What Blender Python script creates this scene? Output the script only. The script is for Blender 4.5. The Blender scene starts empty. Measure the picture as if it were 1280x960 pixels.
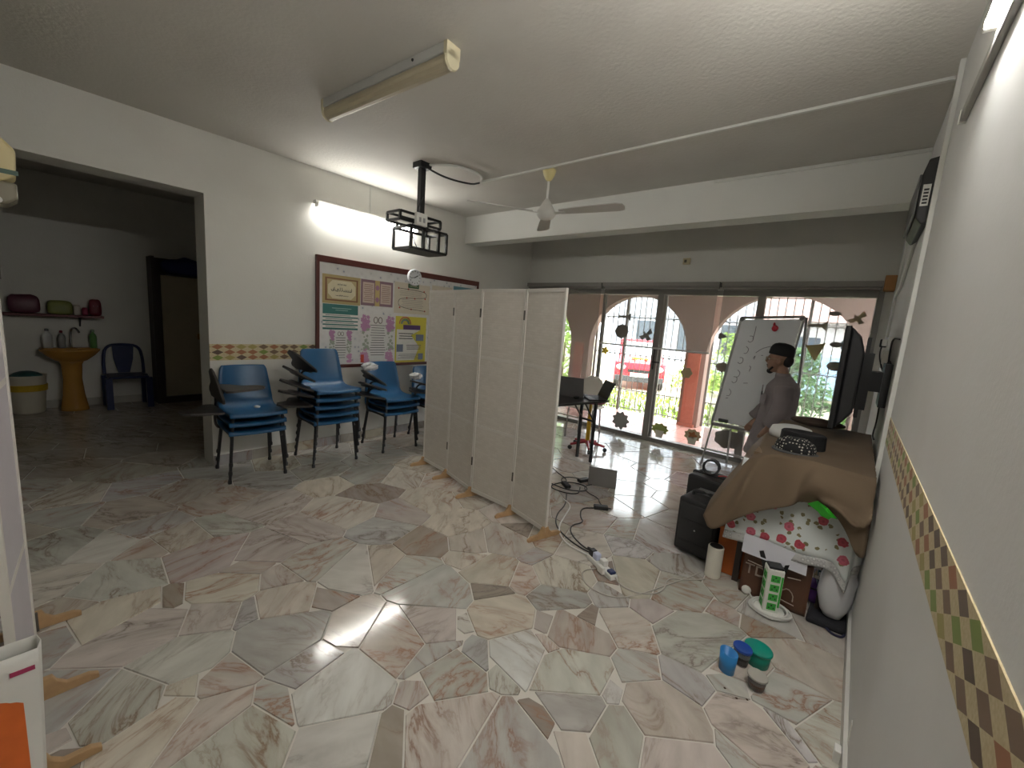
import bpy, bmesh, math, random
from mathutils import Vector, Matrix, noise as mnoise
random.seed(7)
PI = math.pi
scene = bpy.context.scene
C = scene.collection
def R(d): return math.radians(d)

# ------------------------------------------------------------------ camera, sky, exposure
F_PX, YAW, PITCH, ROLL, CAM_H = 517.14, R(39.417), R(8.488), R(4.12), 1.5
cam_d = bpy.data.cameras.new('camera'); cam = bpy.data.objects.new('camera', cam_d); C.objects.link(cam)
cam_d.sensor_width = 36; cam_d.lens = F_PX / 1280 * 36; cam_d.clip_start = 0.02; cam_d.clip_end = 200
_f = Vector((-math.sin(YAW)*math.cos(PITCH), math.cos(YAW)*math.cos(PITCH), -math.sin(PITCH)))
_r = Vector((math.cos(YAW), math.sin(YAW), 0)); _u = _r.cross(_f)
_r2 = _r*math.cos(ROLL) + _u*math.sin(ROLL); _u2 = -_r*math.sin(ROLL) + _u*math.cos(ROLL)
m = Matrix((_r2, _u2, -_f)).transposed().to_4x4(); m.translation = (0, 0, CAM_H); cam.matrix_world = m
scene.camera = cam
w = bpy.data.worlds.new('overcast_sky'); scene.world = w; w.use_nodes = True
bg = w.node_tree.nodes['Background']; bg.inputs[0].default_value = (0.90, 0.95, 1.0, 1); bg.inputs[1].default_value = 5.5
sun_d = bpy.data.lights.new('sun', 'SUN'); sun_d.energy = 4.0; sun_d.angle = R(12); sun_d.color = (1, .96, .88)
sun = bpy.data.objects.new('sun', sun_d); C.objects.link(sun); sun.rotation_euler = (R(36), R(14), 0)
vs = scene.view_settings; vs.view_transform = 'Standard'; vs.look = 'None'; vs.gamma = 1; vs.use_curve_mapping = False
vs.exposure = 1.1
TUBE_POWER = 75.0

# ------------------------------------------------------------------ mesh helpers
class MB:
    def __init__(s): s.v = []; s.f = []
    def add(s, vs, fs):
        o = len(s.v); s.v += [tuple(p) for p in vs]; s.f += [tuple(i+o for i in f) for f in fs]; return s
    def box(s, x0, x1, y0, y1, z0, z1, M=None):
        vs = [Vector((x, y, z)) for z in (z0, z1) for y in (y0, y1) for x in (x0, x1)]
        if M is not None: vs = [M @ p for p in vs]
        return s.add(vs, [(0,2,3,1),(4,5,7,6),(0,1,5,4),(2,6,7,3),(0,4,6,2),(1,3,7,5)])
    def prism(s, poly, lo, hi, axis='z', M=None):
        n = len(poly)
        def P(a, b, c): return {'z': Vector((a,b,c)), 'x': Vector((c,a,b)), 'y': Vector((a,c,b))}[axis]
        vs = [P(a,b,lo) for a,b in poly] + [P(a,b,hi) for a,b in poly]
        if M is not None: vs = [M @ p for p in vs]
        fs = [tuple(range(n))[::-1], tuple(range(n, 2*n))] + [(i,(i+1)%n,n+(i+1)%n,n+i) for i in range(n)]
        return s.add(vs, fs)
    def tube(s, pts, r, n=8, cap=True, closed=False):
        pts = [Vector(p) for p in pts]; N = len(pts); rings = []
        rr = r if isinstance(r, (list, tuple)) else [r]*N
        up = None
        for i, p in enumerate(pts):
            if closed: t = pts[(i+1)%N] - pts[i-1]
            else: t = pts[min(i+1,N-1)] - pts[max(i-1,0)]
            if t.length < 1e-9: t = Vector((0,0,1))
            t.normalize()
            if up is None: up = Vector((0,0,1)) if abs(t.z) < .9 else Vector((1,0,0))
            a = t.cross(up)
            if a.length < 1e-4: a = t.orthogonal()
            a.normalize(); b = t.cross(a).normalized(); up = -b if False else b.cross(t).cross(t)*-1 if False else up
            rings.append([p + a*math.cos(2*PI*k/n)*rr[i] + b*math.sin(2*PI*k/n)*rr[i] for k in range(n)])
        vs = [q for rg in rings for q in rg]; fs = []
        for i in range(N if closed else N-1):
            j = (i+1) % N
            for k in range(n): fs.append((i*n+k, i*n+(k+1)%n, j*n+(k+1)%n, j*n+k))
        if cap and not closed: fs += [tuple(range(n))[::-1], tuple((N-1)*n+k for k in range(n))]
        return s.add(vs, fs)
    def lathe(s, prof, n=20, c=(0,0,0), sx=1, sy=1, M=None):
        vs = []; fs = []
        for r, z in prof:
            for k in range(n):
                p = Vector((c[0]+r*sx*math.cos(2*PI*k/n), c[1]+r*sy*math.sin(2*PI*k/n), c[2]+z)); vs.append(M @ p if M is not None else p)
        for i in range(len(prof)-1):
            for k in range(n): fs.append((i*n+k, i*n+(k+1)%n, (i+1)*n+(k+1)%n, (i+1)*n+k))
        fs += [tuple(range(n))[::-1], tuple((len(prof)-1)*n+k for k in range(n))]
        return s.add(vs, fs)
    def ball(s, c, r, n=12, m=8, M=None):
        if not isinstance(r, (tuple, list)): r = (r, r, r)
        pr = [(math.sin(PI*i/m), -math.cos(PI*i/m)) for i in range(m+1)]; pr[0] = (.02, -1); pr[-1] = (.02, 1)
        vs = []; fs = []
        for a, z in pr:
            for k in range(n):
                p = Vector((c[0]+r[0]*a*math.cos(2*PI*k/n), c[1]+r[1]*a*math.sin(2*PI*k/n), c[2]+r[2]*z)); vs.append(M @ p if M is not None else p)
        for i in range(m):
            for k in range(n): fs.append((i*n+k, i*n+(k+1)%n, (i+1)*n+(k+1)%n, (i+1)*n+k))
        fs += [tuple(range(n))[::-1], tuple(m*n+k for k in range(n))]
        return s.add(vs, fs)
    def grid(s, fn, nu, nv, flip=False):
        vs = [fn(i/nu, j/nv) for j in range(nv+1) for i in range(nu+1)]; W = nu+1
        fs = [(j*W+i, j*W+i+1, (j+1)*W+i+1, (j+1)*W+i) for j in range(nv) for i in range(nu)]
        if flip: fs = [f[::-1] for f in fs]
        return s.add(vs, fs)
    def quad(s, a, b, c, d): return s.add([a,b,c,d], [(0,1,2,3)])
    def mesh(s, name):
        me = bpy.data.meshes.new(name); me.from_pydata(s.v, [], s.f); me.update(); return me

def obj(name, mb, mt, parent=None, smooth=False, bevel=0, seg=2, solid=0, subsurf=0, weld=0):
    me = mb.mesh(name) if isinstance(mb, MB) else mb
    if mt is not None and not me.materials: me.materials.append(mt)
    bm = bmesh.new(); bm.from_mesh(me)
    if weld: bmesh.ops.remove_doubles(bm, verts=bm.verts, dist=weld)
    if not solid: bmesh.ops.recalc_face_normals(bm, faces=bm.faces)
    if smooth:
        for f in bm.faces: f.smooth = True
    bm.to_mesh(me); bm.free()
    o = bpy.data.objects.new(name, me); C.objects.link(o)
    if parent is not None: o.parent = parent
    if solid: md = o.modifiers.new('s', 'SOLIDIFY'); md.thickness = solid; md.offset = 0
    if bevel:
        md = o.modifiers.new('b', 'BEVEL'); md.width = bevel; md.segments = seg; md.limit_method = 'ANGLE'; md.angle_limit = R(35)
        md.harden_normals = False
    if subsurf: md = o.modifiers.new('ss', 'SUBSURF'); md.levels = subsurf; md.render_levels = subsurf
    return o
def tag(o, label, cat, group=None):
    o['label'] = label; o['category'] = cat
    if group: o['group'] = group
    return o
def thing(name, label, cat, loc=(0,0,0), rz=0, group=None):
    o = bpy.data.objects.new(name, None); C.objects.link(o); o.location = loc; o.rotation_euler = (0,0,rz); o.empty_display_size = .1
    return tag(o, label, cat, group)
def struct(name, mb, mt, label=None, **k):
    o = obj(name, mb, mt, **k); o['kind'] = 'structure'
    if label: o['label'] = label
    return o
def dup(root, loc=None, rz=None, label=None):
    def cp(o, par):
        c = o.copy(); C.objects.link(c); c.parent = par
        for ch in o.children: cp(ch, c)
        return c
    c = cp(root, None)
    if loc is not None: c.location = loc
    if rz is not None: c.rotation_euler = (0,0,rz)
    if label: c['label'] = label
    return c
def chaikin(p, n=2, closed=False):
    p = [Vector(q) for q in p]
    for _ in range(n):
        q = []
        N = len(p)
        if not closed: q.append(p[0])
        for i in range(N if closed else N-1):
            a, b = p[i], p[(i+1)%N]; q += [a*.75+b*.25, a*.25+b*.75]
        if not closed: q.append(p[-1])
        p = q
    return p
def txt(s, size, M, mt, parent, name='lettering', depth=.0008, align='CENTER', shear=0, sp=1):
    cu = bpy.data.curves.new('t', 'FONT'); cu.body = s; cu.size = size; cu.align_x = align; cu.align_y = 'CENTER'; cu.extrude = depth; cu.shear = shear; cu.space_character = sp
    cu.resolution_u = 3
    o = bpy.data.objects.new('t', cu); C.objects.link(o)
    me = bpy.data.meshes.new_from_object(o.evaluated_get(bpy.context.evaluated_depsgraph_get()))
    bpy.data.objects.remove(o); bpy.data.curves.remove(cu)
    me.transform(M); me.materials.clear(); me.materials.append(mt)
    o = bpy.data.objects.new(name, me); C.objects.link(o)
    if parent is not None: o.parent = parent
    return o

# ------------------------------------------------------------------ materials
_mc = {}
def mat(name, col, rough=.55, metal=0, var=.06, scale=8, bump=0, bscale=60, spec=.5, emit=None, es=0, trans=0, alpha=1, coat=0):
    if name in _mc: return _mc[name]
    m = bpy.data.materials.new(name); m.use_nodes = True; nt = m.node_tree; b = nt.nodes['Principled BSDF']; L = nt.links.new
    b.inputs['Roughness'].default_value = rough; b.inputs['Metallic'].default_value = metal
    b.inputs['Specular IOR Level'].default_value = spec; b.inputs['Coat Weight'].default_value = coat
    tc = nt.nodes.new('ShaderNodeTexCoord'); nz = nt.nodes.new('ShaderNodeTexNoise'); nz.inputs['Scale'].default_value = scale; nz.inputs['Detail'].default_value = 4
    L(tc.outputs['Object'], nz.inputs['Vector'])
    mx = nt.nodes.new('ShaderNodeMix'); mx.data_type = 'RGBA'; c = col
    mx.inputs['A'].default_value = (c[0]*(1-var), c[1]*(1-var), c[2]*(1-var), 1); mx.inputs['B'].default_value = (min(1,c[0]*(1+var)), min(1,c[1]*(1+var)), min(1,c[2]*(1+var)), 1)
    L(nz.outputs['Fac'], mx.inputs['Factor']); L(mx.outputs['Result'], b.inputs['Base Color'])
    if bump:
        n2 = nt.nodes.new('ShaderNodeTexNoise'); n2.inputs['Scale'].default_value = bscale; n2.inputs['Detail'].default_value = 3; L(tc.outputs['Object'], n2.inputs['Vector'])
        bp = nt.nodes.new('ShaderNodeBump'); bp.inputs['Strength'].default_value = bump; bp.inputs['Distance'].default_value = .004; L(n2.outputs['Fac'], bp.inputs['Height']); L(bp.outputs['Normal'], b.inputs['Normal'])
    if emit: b.inputs['Emission Color'].default_value = (*emit, 1); b.inputs['Emission Strength'].default_value = es
    if trans: b.inputs['Transmission Weight'].default_value = trans
    if alpha < 1: b.inputs['Alpha'].default_value = alpha
    _mc[name] = m; return m
def nodes(name):
    m = bpy.data.materials.new(name); m.use_nodes = True; nt = m.node_tree
    return m, nt, nt.nodes['Principled BSDF'], nt.nodes['Material Output'], nt.nodes.new, nt.links.new
def math_n(N, L, op, a, b=None):
    n = N('ShaderNodeMath'); n.operation = op
    for i, q in enumerate((a, b)):
        if q is None: continue
        if isinstance(q, (int, float)): n.inputs[i].default_value = q
        else: L(q, n.inputs[i])
    return n.outputs[0]
def ramp(N, L, fac, stops, const=False):
    r = N('ShaderNodeValToRGB'); e = r.color_ramp.elements
    if const: r.color_ramp.interpolation = 'CONSTANT'
    while len(e) < len(stops): e.new(.5)
    for i, (p, c) in enumerate(stops): e[i].position = p; e[i].color = (*c, 1)
    L(fac, r.inputs[0]); return r.outputs[0]

# plaster with soft stains
def plaster(name, col, stain, bump=.25, bs=90, amt=.5, sc=.9):
    m, nt, b, out, N, L = nodes(name)
    g = N('ShaderNodeNewGeometry'); n1 = N('ShaderNodeTexNoise'); n1.inputs['Scale'].default_value = sc; n1.inputs['Detail'].default_value = 7; n1.inputs['Roughness'].default_value = .6
    L(g.outputs['Position'], n1.inputs['Vector'])
    f = ramp(N, L, n1.outputs['Fac'], [(.45, (0,0,0)), (.75, (amt,amt,amt))])
    mx = N('ShaderNodeMix'); mx.data_type = 'RGBA'; mx.inputs['A'].default_value = (*col,1); mx.inputs['B'].default_value = (*stain,1); L(f, mx.inputs['Factor']); L(mx.outputs['Result'], b.inputs['Base Color'])
    b.inputs['Roughness'].default_value = .75; b.inputs['Specular IOR Level'].default_value = .25
    n2 = N('ShaderNodeTexNoise'); n2.inputs['Scale'].default_value = bs; n2.inputs['Detail'].default_value = 4; L(g.outputs['Position'], n2.inputs['Vector'])
    bp = N('ShaderNodeBump'); bp.inputs['Strength'].default_value = bump; bp.inputs['Distance'].default_value = .006; L(n2.outputs['Fac'], bp.inputs['Height']); L(bp.outputs['Normal'], b.inputs['Normal'])
    return m
M_WALL = plaster('wall_plaster', (.70,.69,.645), (.56,.54,.49), .2, 70, .5)
M_WALLR = plaster('wall_plaster_cool', (.72,.72,.71), (.62,.61,.58), .08, 80, .5)
M_CEIL = plaster('ceiling_plaster', (.60,.58,.53), (.44,.41,.37), .35, 45, .55, .7)
M_BEAM = plaster('beam_plaster', (.74,.74,.70), (.60,.59,.55), .12, 60, .3)

# marble crazy paving: object colour sets each stone's tone, veins from noise
def marble():
    m, nt, b, out, N, L = nodes('marble_stone')
    oi = N('ShaderNodeObjectInfo'); g = N('ShaderNodeNewGeometry')
    off = N('ShaderNodeCombineXYZ'); r7 = math_n(N, L, 'MULTIPLY', oi.outputs['Random'], 37.0); r3 = math_n(N, L, 'MULTIPLY', oi.outputs['Random'], 91.0); L(r7, off.inputs[0]); L(r3, off.inputs[1])
    va = N('ShaderNodeVectorMath'); va.operation = 'ADD'; L(g.outputs['Position'], va.inputs[0]); L(off.outputs[0], va.inputs[1])
    ro = N('ShaderNodeVectorRotate'); ro.rotation_type = 'Z_AXIS'; L(va.outputs[0], ro.inputs['Vector']); L(math_n(N, L, 'MULTIPLY', oi.outputs['Random'], 6.28), ro.inputs['Angle'])
    mp = N('ShaderNodeMapping'); mp.inputs['Scale'].default_value = (1, 2.6, 1); L(ro.outputs[0], mp.inputs[0])
    n1 = N('ShaderNodeTexNoise'); n1.inputs['Scale'].default_value = 2.3; n1.inputs['Detail'].default_value = 8; n1.inputs['Roughness'].default_value = .6; n1.inputs['Distortion'].default_value = .7; L(mp.outputs[0], n1.inputs['Vector'])
    v = math_n(N, L, 'ABSOLUTE', math_n(N, L, 'SUBTRACT', n1.outputs['Fac'], .5))
    vein = ramp(N, L, v, [(0, (1,1,1)), (.02, (.35,.35,.35)), (.075, (0,0,0))])
    n3 = N('ShaderNodeTexNoise'); n3.inputs['Scale'].default_value = 1.3; n3.inputs['Detail'].default_value = 3; L(mp.outputs[0], n3.inputs['Vector'])
    vm = math_n(N, L, 'MULTIPLY', vein, ramp(N, L, n3.outputs['Fac'], [(.36, (0,0,0)), (.60, (.85,.85,.85))]))
    cl = N('ShaderNodeMix'); cl.data_type = 'RGBA'; cl.blend_type = 'MULTIPLY'; cl.inputs['Factor'].default_value = 1
    n2 = N('ShaderNodeTexNoise'); n2.inputs['Scale'].default_value = 5; n2.inputs['Detail'].default_value = 5; L(mp.outputs[0], n2.inputs['Vector'])
    L(oi.outputs['Color'], cl.inputs['A']); L(ramp(N, L, n2.outputs['Fac'], [(.3, (.78,.77,.76)), (.7, (1.0,1.0,1.0))]), cl.inputs['B'])
    vc = N('ShaderNodeMix'); vc.data_type = 'RGBA'; L(vm, vc.inputs['Factor']); L(cl.outputs['Result'], vc.inputs['A'])
    L(ramp(N, L, oi.outputs['Random'], [(0, (.22,.13,.07)), (.35, (.16,.14,.12)), (.7, (.30,.15,.09))]), vc.inputs['B'])
    L(vc.outputs['Result'], b.inputs['Base Color'])
    b.inputs['Roughness'].default_value = .105; b.inputs['Specular IOR Level'].default_value = .55
    return m
M_STONE = marble()
M_GROUT = mat('grout', (.60,.57,.52), .6, bump=.2)

# diamond wallpaper border: three rows of coloured rhombs on tan
def border_mat(name, y0, z0, pitch=.0935, row=.049):
    m, nt, b, out, N, L = nodes(name)
    g = N('ShaderNodeNewGeometry'); sp = N('ShaderNodeSeparateXYZ'); L(g.outputs['Position'], sp.inputs[0])
    u = math_n(N, L, 'DIVIDE', math_n(N, L, 'SUBTRACT', sp.outputs[1], y0), pitch); v = math_n(N, L, 'DIVIDE', math_n(N, L, 'SUBTRACT', sp.outputs[2], z0), row)
    fu = math_n(N, L, 'ABSOLUTE', math_n(N, L, 'SUBTRACT', math_n(N, L, 'FRACT', u), .5)); fv = math_n(N, L, 'ABSOLUTE', math_n(N, L, 'SUBTRACT', math_n(N, L, 'FRACT', v), .5))
    ins = math_n(N, L, 'LESS_THAN', math_n(N, L, 'ADD', fu, fv), .485)
    cv = N('ShaderNodeCombineXYZ'); L(math_n(N, L, 'FLOOR', u), cv.inputs[0]); L(math_n(N, L, 'FLOOR', v), cv.inputs[1])
    wn = N('ShaderNodeTexWhiteNoise'); wn.noise_dimensions = '2D'; L(cv.outputs[0], wn.inputs['Vector'])
    pal = ramp(N, L, wn.outputs['Value'], [(0, (.115,.075,.05)), (.22, (.19,.12,.075)), (.46, (.34,.14,.065)), (.68, (.20,.27,.055)), (.88, (.36,.30,.10))], True)
    n2 = N('ShaderNodeTexNoise'); n2.inputs['Scale'].default_value = 140; n2.inputs['Detail'].default_value = 2; L(g.outputs['Position'], n2.inputs['Vector'])
    tan = ramp(N, L, n2.outputs['Fac'], [(.3, (.50,.41,.23)), (.7, (.60,.51,.32))])
    mx = N('ShaderNodeMix'); mx.data_type = 'RGBA'; L(ins, mx.inputs['Factor']); L(tan, mx.inputs['A']); L(pal, mx.inputs['B'])
    L(mx.outputs['Result'], b.inputs['Base Color']); b.inputs['Roughness'].default_value = .6
    return m

def seethru(name, col, open_, transl=.35):
    m, nt, b, out, N, L = nodes(name)
    g = N('ShaderNodeTexCoord'); wv = N('ShaderNodeTexNoise'); wv.inputs['Scale'].default_value = 30; L(g.outputs['Object'], wv.inputs['Vector'])
    cr = ramp(N, L, wv.outputs['Fac'], [(.3, tuple(c*.93 for c in col)), (.7, col)])
    d = N('ShaderNodeBsdfDiffuse'); t = N('ShaderNodeBsdfTranslucent'); tr = N('ShaderNodeBsdfTransparent'); L(cr, d.inputs[0]); L(cr, t.inputs[0])
    m1 = N('ShaderNodeMixShader'); m1.inputs[0].default_value = transl; L(d.outputs[0], m1.inputs[1]); L(t.outputs[0], m1.inputs[2])
    m2 = N('ShaderNodeMixShader'); m2.inputs[0].default_value = open_; L(m1.outputs[0], m2.inputs[1]); L(tr.outputs[0], m2.inputs[2])
    L(m2.outputs[0], out.inputs[0]); return m
def glassy(name, tint=(1,1,1), refl=.10):
    m, nt, b, out, N, L = nodes(name)
    tr = N('ShaderNodeBsdfTransparent'); gl = N('ShaderNodeBsdfGlossy'); gl.inputs['Roughness'].default_value = .02
    nz = N('ShaderNodeTexNoise'); nz.inputs['Scale'].default_value = 3; cr = ramp(N, L, nz.outputs['Fac'], [(.2, tuple(c*.96 for c in tint)), (.8, tint)]); L(cr, tr.inputs[0])
    fr = N('ShaderNodeFresnel'); fr.inputs[0].default_value = 1.4
    ms = N('ShaderNodeMixShader'); L(math_n(N, L, 'MULTIPLY', fr.outputs[0], 1.0), ms.inputs[0]); L(tr.outputs[0], ms.inputs[1]); L(gl.outputs[0], ms.inputs[2]); L(ms.outputs[0], out.inputs[0]); return m
M_GLASS = glassy('clear_glass', (.97,.98,.97)); M_BLIND = seethru('sunscreen_blind', (.31,.29,.265), .60, .22)
M_BLACK = mat('black_plastic', (.014,.014,.015), .45, var=.2); M_BLKM = mat('black_steel', (.012,.012,.013), .4, var=.2)
M_WHITE = mat('white_plastic', (.78,.77,.73), .4); M_ALU = mat('aluminium', (.42,.40,.37), .42, .6); M_WOOD = mat('raw_pine', (.46,.29,.145), .55, var=.25, scale=25)
M_TRUNK = mat('trunking', (.66,.66,.62), .45); M_DKWOOD = mat('dark_wood', (.035,.022,.016), .5, var=.3, scale=14)

# ------------------------------------------------------------------ room shell
XL, XR, YB, ZC, YF = -4.37, .183, 5.6, 2.87, -.75
XBK = -7.78
WT = .28                                                                                      # opening wall thickness
wl = MB(); wl.box(XL-WT, XL, 1.095, YB+.15, 0, 2.38).box(XL-WT, XL, YF, YB+.15, 2.38, ZC+.1)
struct('wall_left', wl, M_WALL)
struct('wall_right', MB().box(XR, XR+.15, YF-.15, YB+.15, -.1, ZC+.1), M_WALLR)
struct('wall_front', MB().box(XBK-.1, XR, YF-.15, YF, -.1, ZC+.1), M_WALL)
struct('wall_pier', MB().box(-3.35, -3.0, YF, -.11, 0, ZC), M_WALL)
struct('ceiling', MB().box(XBK-.1, XR+.15, YF-.15, YB+.15, ZC, ZC+.12), M_CEIL)
struct('ceiling_beam', MB().box(XL, XR, 4.075, 4.30, 2.52, ZC), M_BEAM)
wb = MB(); wb.box(XL, -3.78, YB, YB+.15, 0, 2.87).box(-3.78, XR, YB, YB+.15, 2.06, 2.87).box(.115, XR, YB, YB+.15, 0, 2.06)
struct('wall_back', wb, M_WALL)
# kitchen behind the opening
struct('wall_kitchen', MB().box(XBK-.12, XBK, YF-.15, 2.7, -.1, ZC+.1), M_WALL)
struct('wall_kitchen_side', MB().box(XBK, XL-WT, 2.55, 2.7, -.1, ZC+.1), M_WALL)
struct('trim_kitchen_skirting', MB().box(XBK, XBK+.015, YF, 2.55, 0, .1), mat('skirting_grey', (.42,.40,.36), .4))

# ---- floor: grout slab + crazy paving stones
fl = struct('floor', MB().box(XBK-.1, XR+.02, YF-.15, YB+.12, -.12, -.006), M_GROUT)
STONES = "-2.70,0.10,p -2.80,0.02,g -2.47,0.20,c -2.45,0.05,g -2.82,0.27,w -2.43,0.42,d -2.38,0.62,c -2.20,0.47,p -2.10,0.65,g -2.27,0.90,c -1.98,0.94,d -2.06,0.82,c -1.84,0.69,g -1.55,0.72,g -1.79,0.46,p -1.84,0.31,c -1.56,0.36,p -1.47,0.55,g -1.42,0.39,g -1.33,0.42,p -1.52,0.24,p -1.73,0.19,c -1.91,0.15,g -2.03,0.03,g -1.89,-0.00,p -1.76,0.02,d -1.65,0.16,c -1.22,0.61,w -1.08,0.75,d -1.16,0.96,p -0.92,0.96,p -0.92,0.85,w -0.76,1.00,g -1.42,0.74,w -1.34,0.84,d -1.61,0.96,p -1.45,1.07,p -1.58,1.40,g -1.42,1.21,p -1.30,1.12,g -1.30,1.34,w -1.12,1.24,g -0.99,1.24,w -1.21,1.51,c -1.41,1.63,d -1.67,1.76,c -2.02,1.66,d -1.82,1.41,w -2.04,1.31,c -2.11,1.17,w -2.29,1.07,g -2.65,0.91,p -2.73,1.19,p -3.23,1.09,p -3.13,0.83,g -3.11,0.63,c -3.08,0.45,p -3.29,0.23,w -3.76,0.49,p -3.87,0.79,c -3.92,0.13,w -3.44,-0.00,g -2.98,1.83,d -3.33,1.69,c -3.34,2.04,g -2.80,1.48,c -2.39,1.56,g -2.51,2.13,c -2.51,1.81,p -2.06,2.02,c -3.11,2.23,c -4.34,0.24,c -2.53,0.78,c -2.79,0.69,p -2.29,0.27,c -2.00,0.34,w -2.13,0.11,c -1.13,1.52,c -1.34,1.38,w -1.41,1.60,d -1.30,1.61,p -1.18,1.31,g -1.11,1.23,g -0.94,1.25,w -0.97,1.39,w -0.91,1.53,p -1.07,1.84,g -0.88,1.68,p -0.89,1.83,d -1.01,1.63,p -0.75,1.46,w -0.68,1.91,c -0.54,1.68,g -0.62,1.64,p -0.57,1.48,w -0.66,1.35,g -0.71,1.21,d -0.81,1.15,p -0.91,0.99,c -0.70,1.06,w -0.57,1.24,c -0.47,1.36,g -0.37,1.53,p -0.39,1.38,p -0.28,1.41,p -0.15,1.60,g -0.11,1.74,p -0.35,1.78,g -0.42,1.78,g -0.23,1.77,g -0.20,1.94,w 0.01,2.27,p -0.01,2.02,g -0.01,1.86,w 0.11,1.97,w 0.05,1.76,g -0.39,2.11,g -0.62,2.17,p -0.39,2.41,p -0.62,2.42,g -0.83,2.38,c -0.97,2.28,d -0.87,2.08,g -0.15,2.44,d -0.15,2.65,g -0.70,2.66,g -0.36,2.68,g -1.19,2.05,c -1.43,2.08,g -1.35,1.84,p -1.51,1.76,c -1.67,1.64,p -1.30,2.43,c -1.02,2.67,w -1.12,2.89,w -0.94,2.94,w 0.09,2.33,c -0.29,1.67,c -0.23,2.07,p 0.02,2.72,c 0.05,1.93,p -1.12,1.10,g -1.04,1.08,p -0.93,1.13,g -1.80,1.94,c -1.67,2.28,d -1.67,2.09,c -1.46,2.38,c"   # x, y, tone of the stones one can tell apart
seeds = []
def put(x, y, t, dm):
    if all((x-a)**2+(y-b)**2 > dm*dm for a, b, _ in seeds): seeds.append((x, y, t))
for q in STONES.split():
    x, y, t = q.split(','); put(float(x), float(y), t, .13)
n_traced = len(seeds); rs = random.Random(11)
for _ in range(5000):
    x, y = rs.uniform(XL-.25, XR+.1), rs.uniform(YF-.1, YB+.1); put(x, y, rs.choice('cgpwwcgwpcpgw' if y < 4 else 'wgwwcw'), .31)
for _ in range(3000):
    x, y = rs.uniform(XBK-.1, XL-.25), rs.uniform(YF, 2.6); put(x, y, rs.choice('cgpwcg'), .34)
TONE = dict(c=(.62,.575,.505), g=(.51,.50,.47), p=(.575,.52,.475), w=(.62,.61,.575), d=(.38,.33,.29))
def clip(poly, nx, ny, d):
    out = []
    for i in range(len(poly)):
        a, b = poly[i], poly[(i+1)%len(poly)]; da, db = a[0]*nx+a[1]*ny-d, b[0]*nx+b[1]*ny-d
        if da <= 0: out.append(a)
        if da*db < 0: t = da/(da-db); out.append((a[0]+(b[0]-a[0])*t, a[1]+(b[1]-a[1])*t))
    return out
wg = [rs.uniform(-.03,.03)*(1 if t != 'd' else .5)-(.02 if t == 'd' else 0) for _, _, t in seeds]
def cell(i, G):
    x, y, _ = seeds[i]; p = [(XBK, YF), (XR, YF), (XR, YB+.1), (XBK, YB+.1)]
    near = sorted((((a-x)**2+(b-y)**2), a, b, j) for j, (a, b, _) in enumerate(seeds) if j != i)[:26]
    for dd, a, b, j2 in near:
        D = math.sqrt(dd); nx, ny = (a-x)/D, (b-y)/D; p = clip(p, nx, ny, nx*(x+a)/2+ny*(y+b)/2-G + max(-.3*D, min(.3*D, (wg[i]-wg[j2])/(2*D))))
        if len(p) < 3: return p
    return p
far = MB(); ns = 0
for i, (x, y, t) in enumerate(seeds):
    p = cell(i, .0035)
    q = []
    for a in p:
        if not q or math.hypot(a[0]-q[-1][0], a[1]-q[-1][1]) > .006: q.append(a)
    if len(q) < 3: continue
    cx = sum(a[0] for a in q)/len(q); cy = sum(a[1] for a in q)/len(q); n = len(q)
    # break the straight joints slightly
    def build(mb, lx, ly):
        top = [(a+(cx-a)*.012-lx, b+(cy-b)*.012-ly, 0) for a, b in q]; bot = [(a-lx, b-ly, -.006) for a, b in q]
        mb.add(top+bot, [tuple(range(n))] + [(k, n+k, n+(k+1)%n, (k+1)%n) for k in range(n)])
    if x < XL-.25 or ns >= 298: build(far, 0, 0); continue
    mb = MB(); build(mb, cx, cy); o = obj('stone', mb, M_STONE, fl); o.location = (cx, cy, 0); ns += 1
    jt = rs.uniform(.86, 1.1); jc = TONE[t]; o.color = (jc[0]*jt, jc[1]*jt*rs.uniform(.97,1.02), jc[2]*jt*rs.uniform(.94,1.04), 1)
fo = obj('paving_beyond_opening', far, M_STONE, fl); fo['kind'] = 'stuff'; fo.color = (.50,.45,.39,1)

# ---- marble skirting of the left wall, jamb trim, right skirting
bl = struct('baseboard_left', MB().box(XL, XL+.008, 1.095, YB, 0, .10), M_GROUT); y = 1.1; k = 0
while y < YB-.05:
    l = (.31, .27, .33, .29)[k%4]; e = min(y+l, YB-.01)
    o = obj('tile', MB().box(XL+.008, XL+.018, y+.003, e-.003, .004, .097), M_STONE, bl); o.color = (.50+.06*(k%3-1), .47+.05*(k%3-1), .42, 1); y = e; k += 1
struct('baseboard_right', MB().box(XR-.014, XR, YF, YB, 0, .075), mat('skirting_right', (.55,.54,.51), .4))
struct('baseboard_back', MB().box(XL, -3.78, YB-.012, YB, 0, .1), M_GROUT)
struct('trim_1', MB().box(XL, XL+.0025, 1.095, YB, .974, 1.121), border_mat('diamond_border', 1.108, .974), 'tan wallpaper border with rows of coloured diamonds on the noticeboard wall')
struct('trim_2', MB().box(XR-.0025, XR, YF, 2.93, 1.008, 1.146), border_mat('diamond_border_right', .02, 1.008, .0935, .046), 'tan wallpaper border with rows of coloured diamonds on the wall by the covered table')

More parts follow.
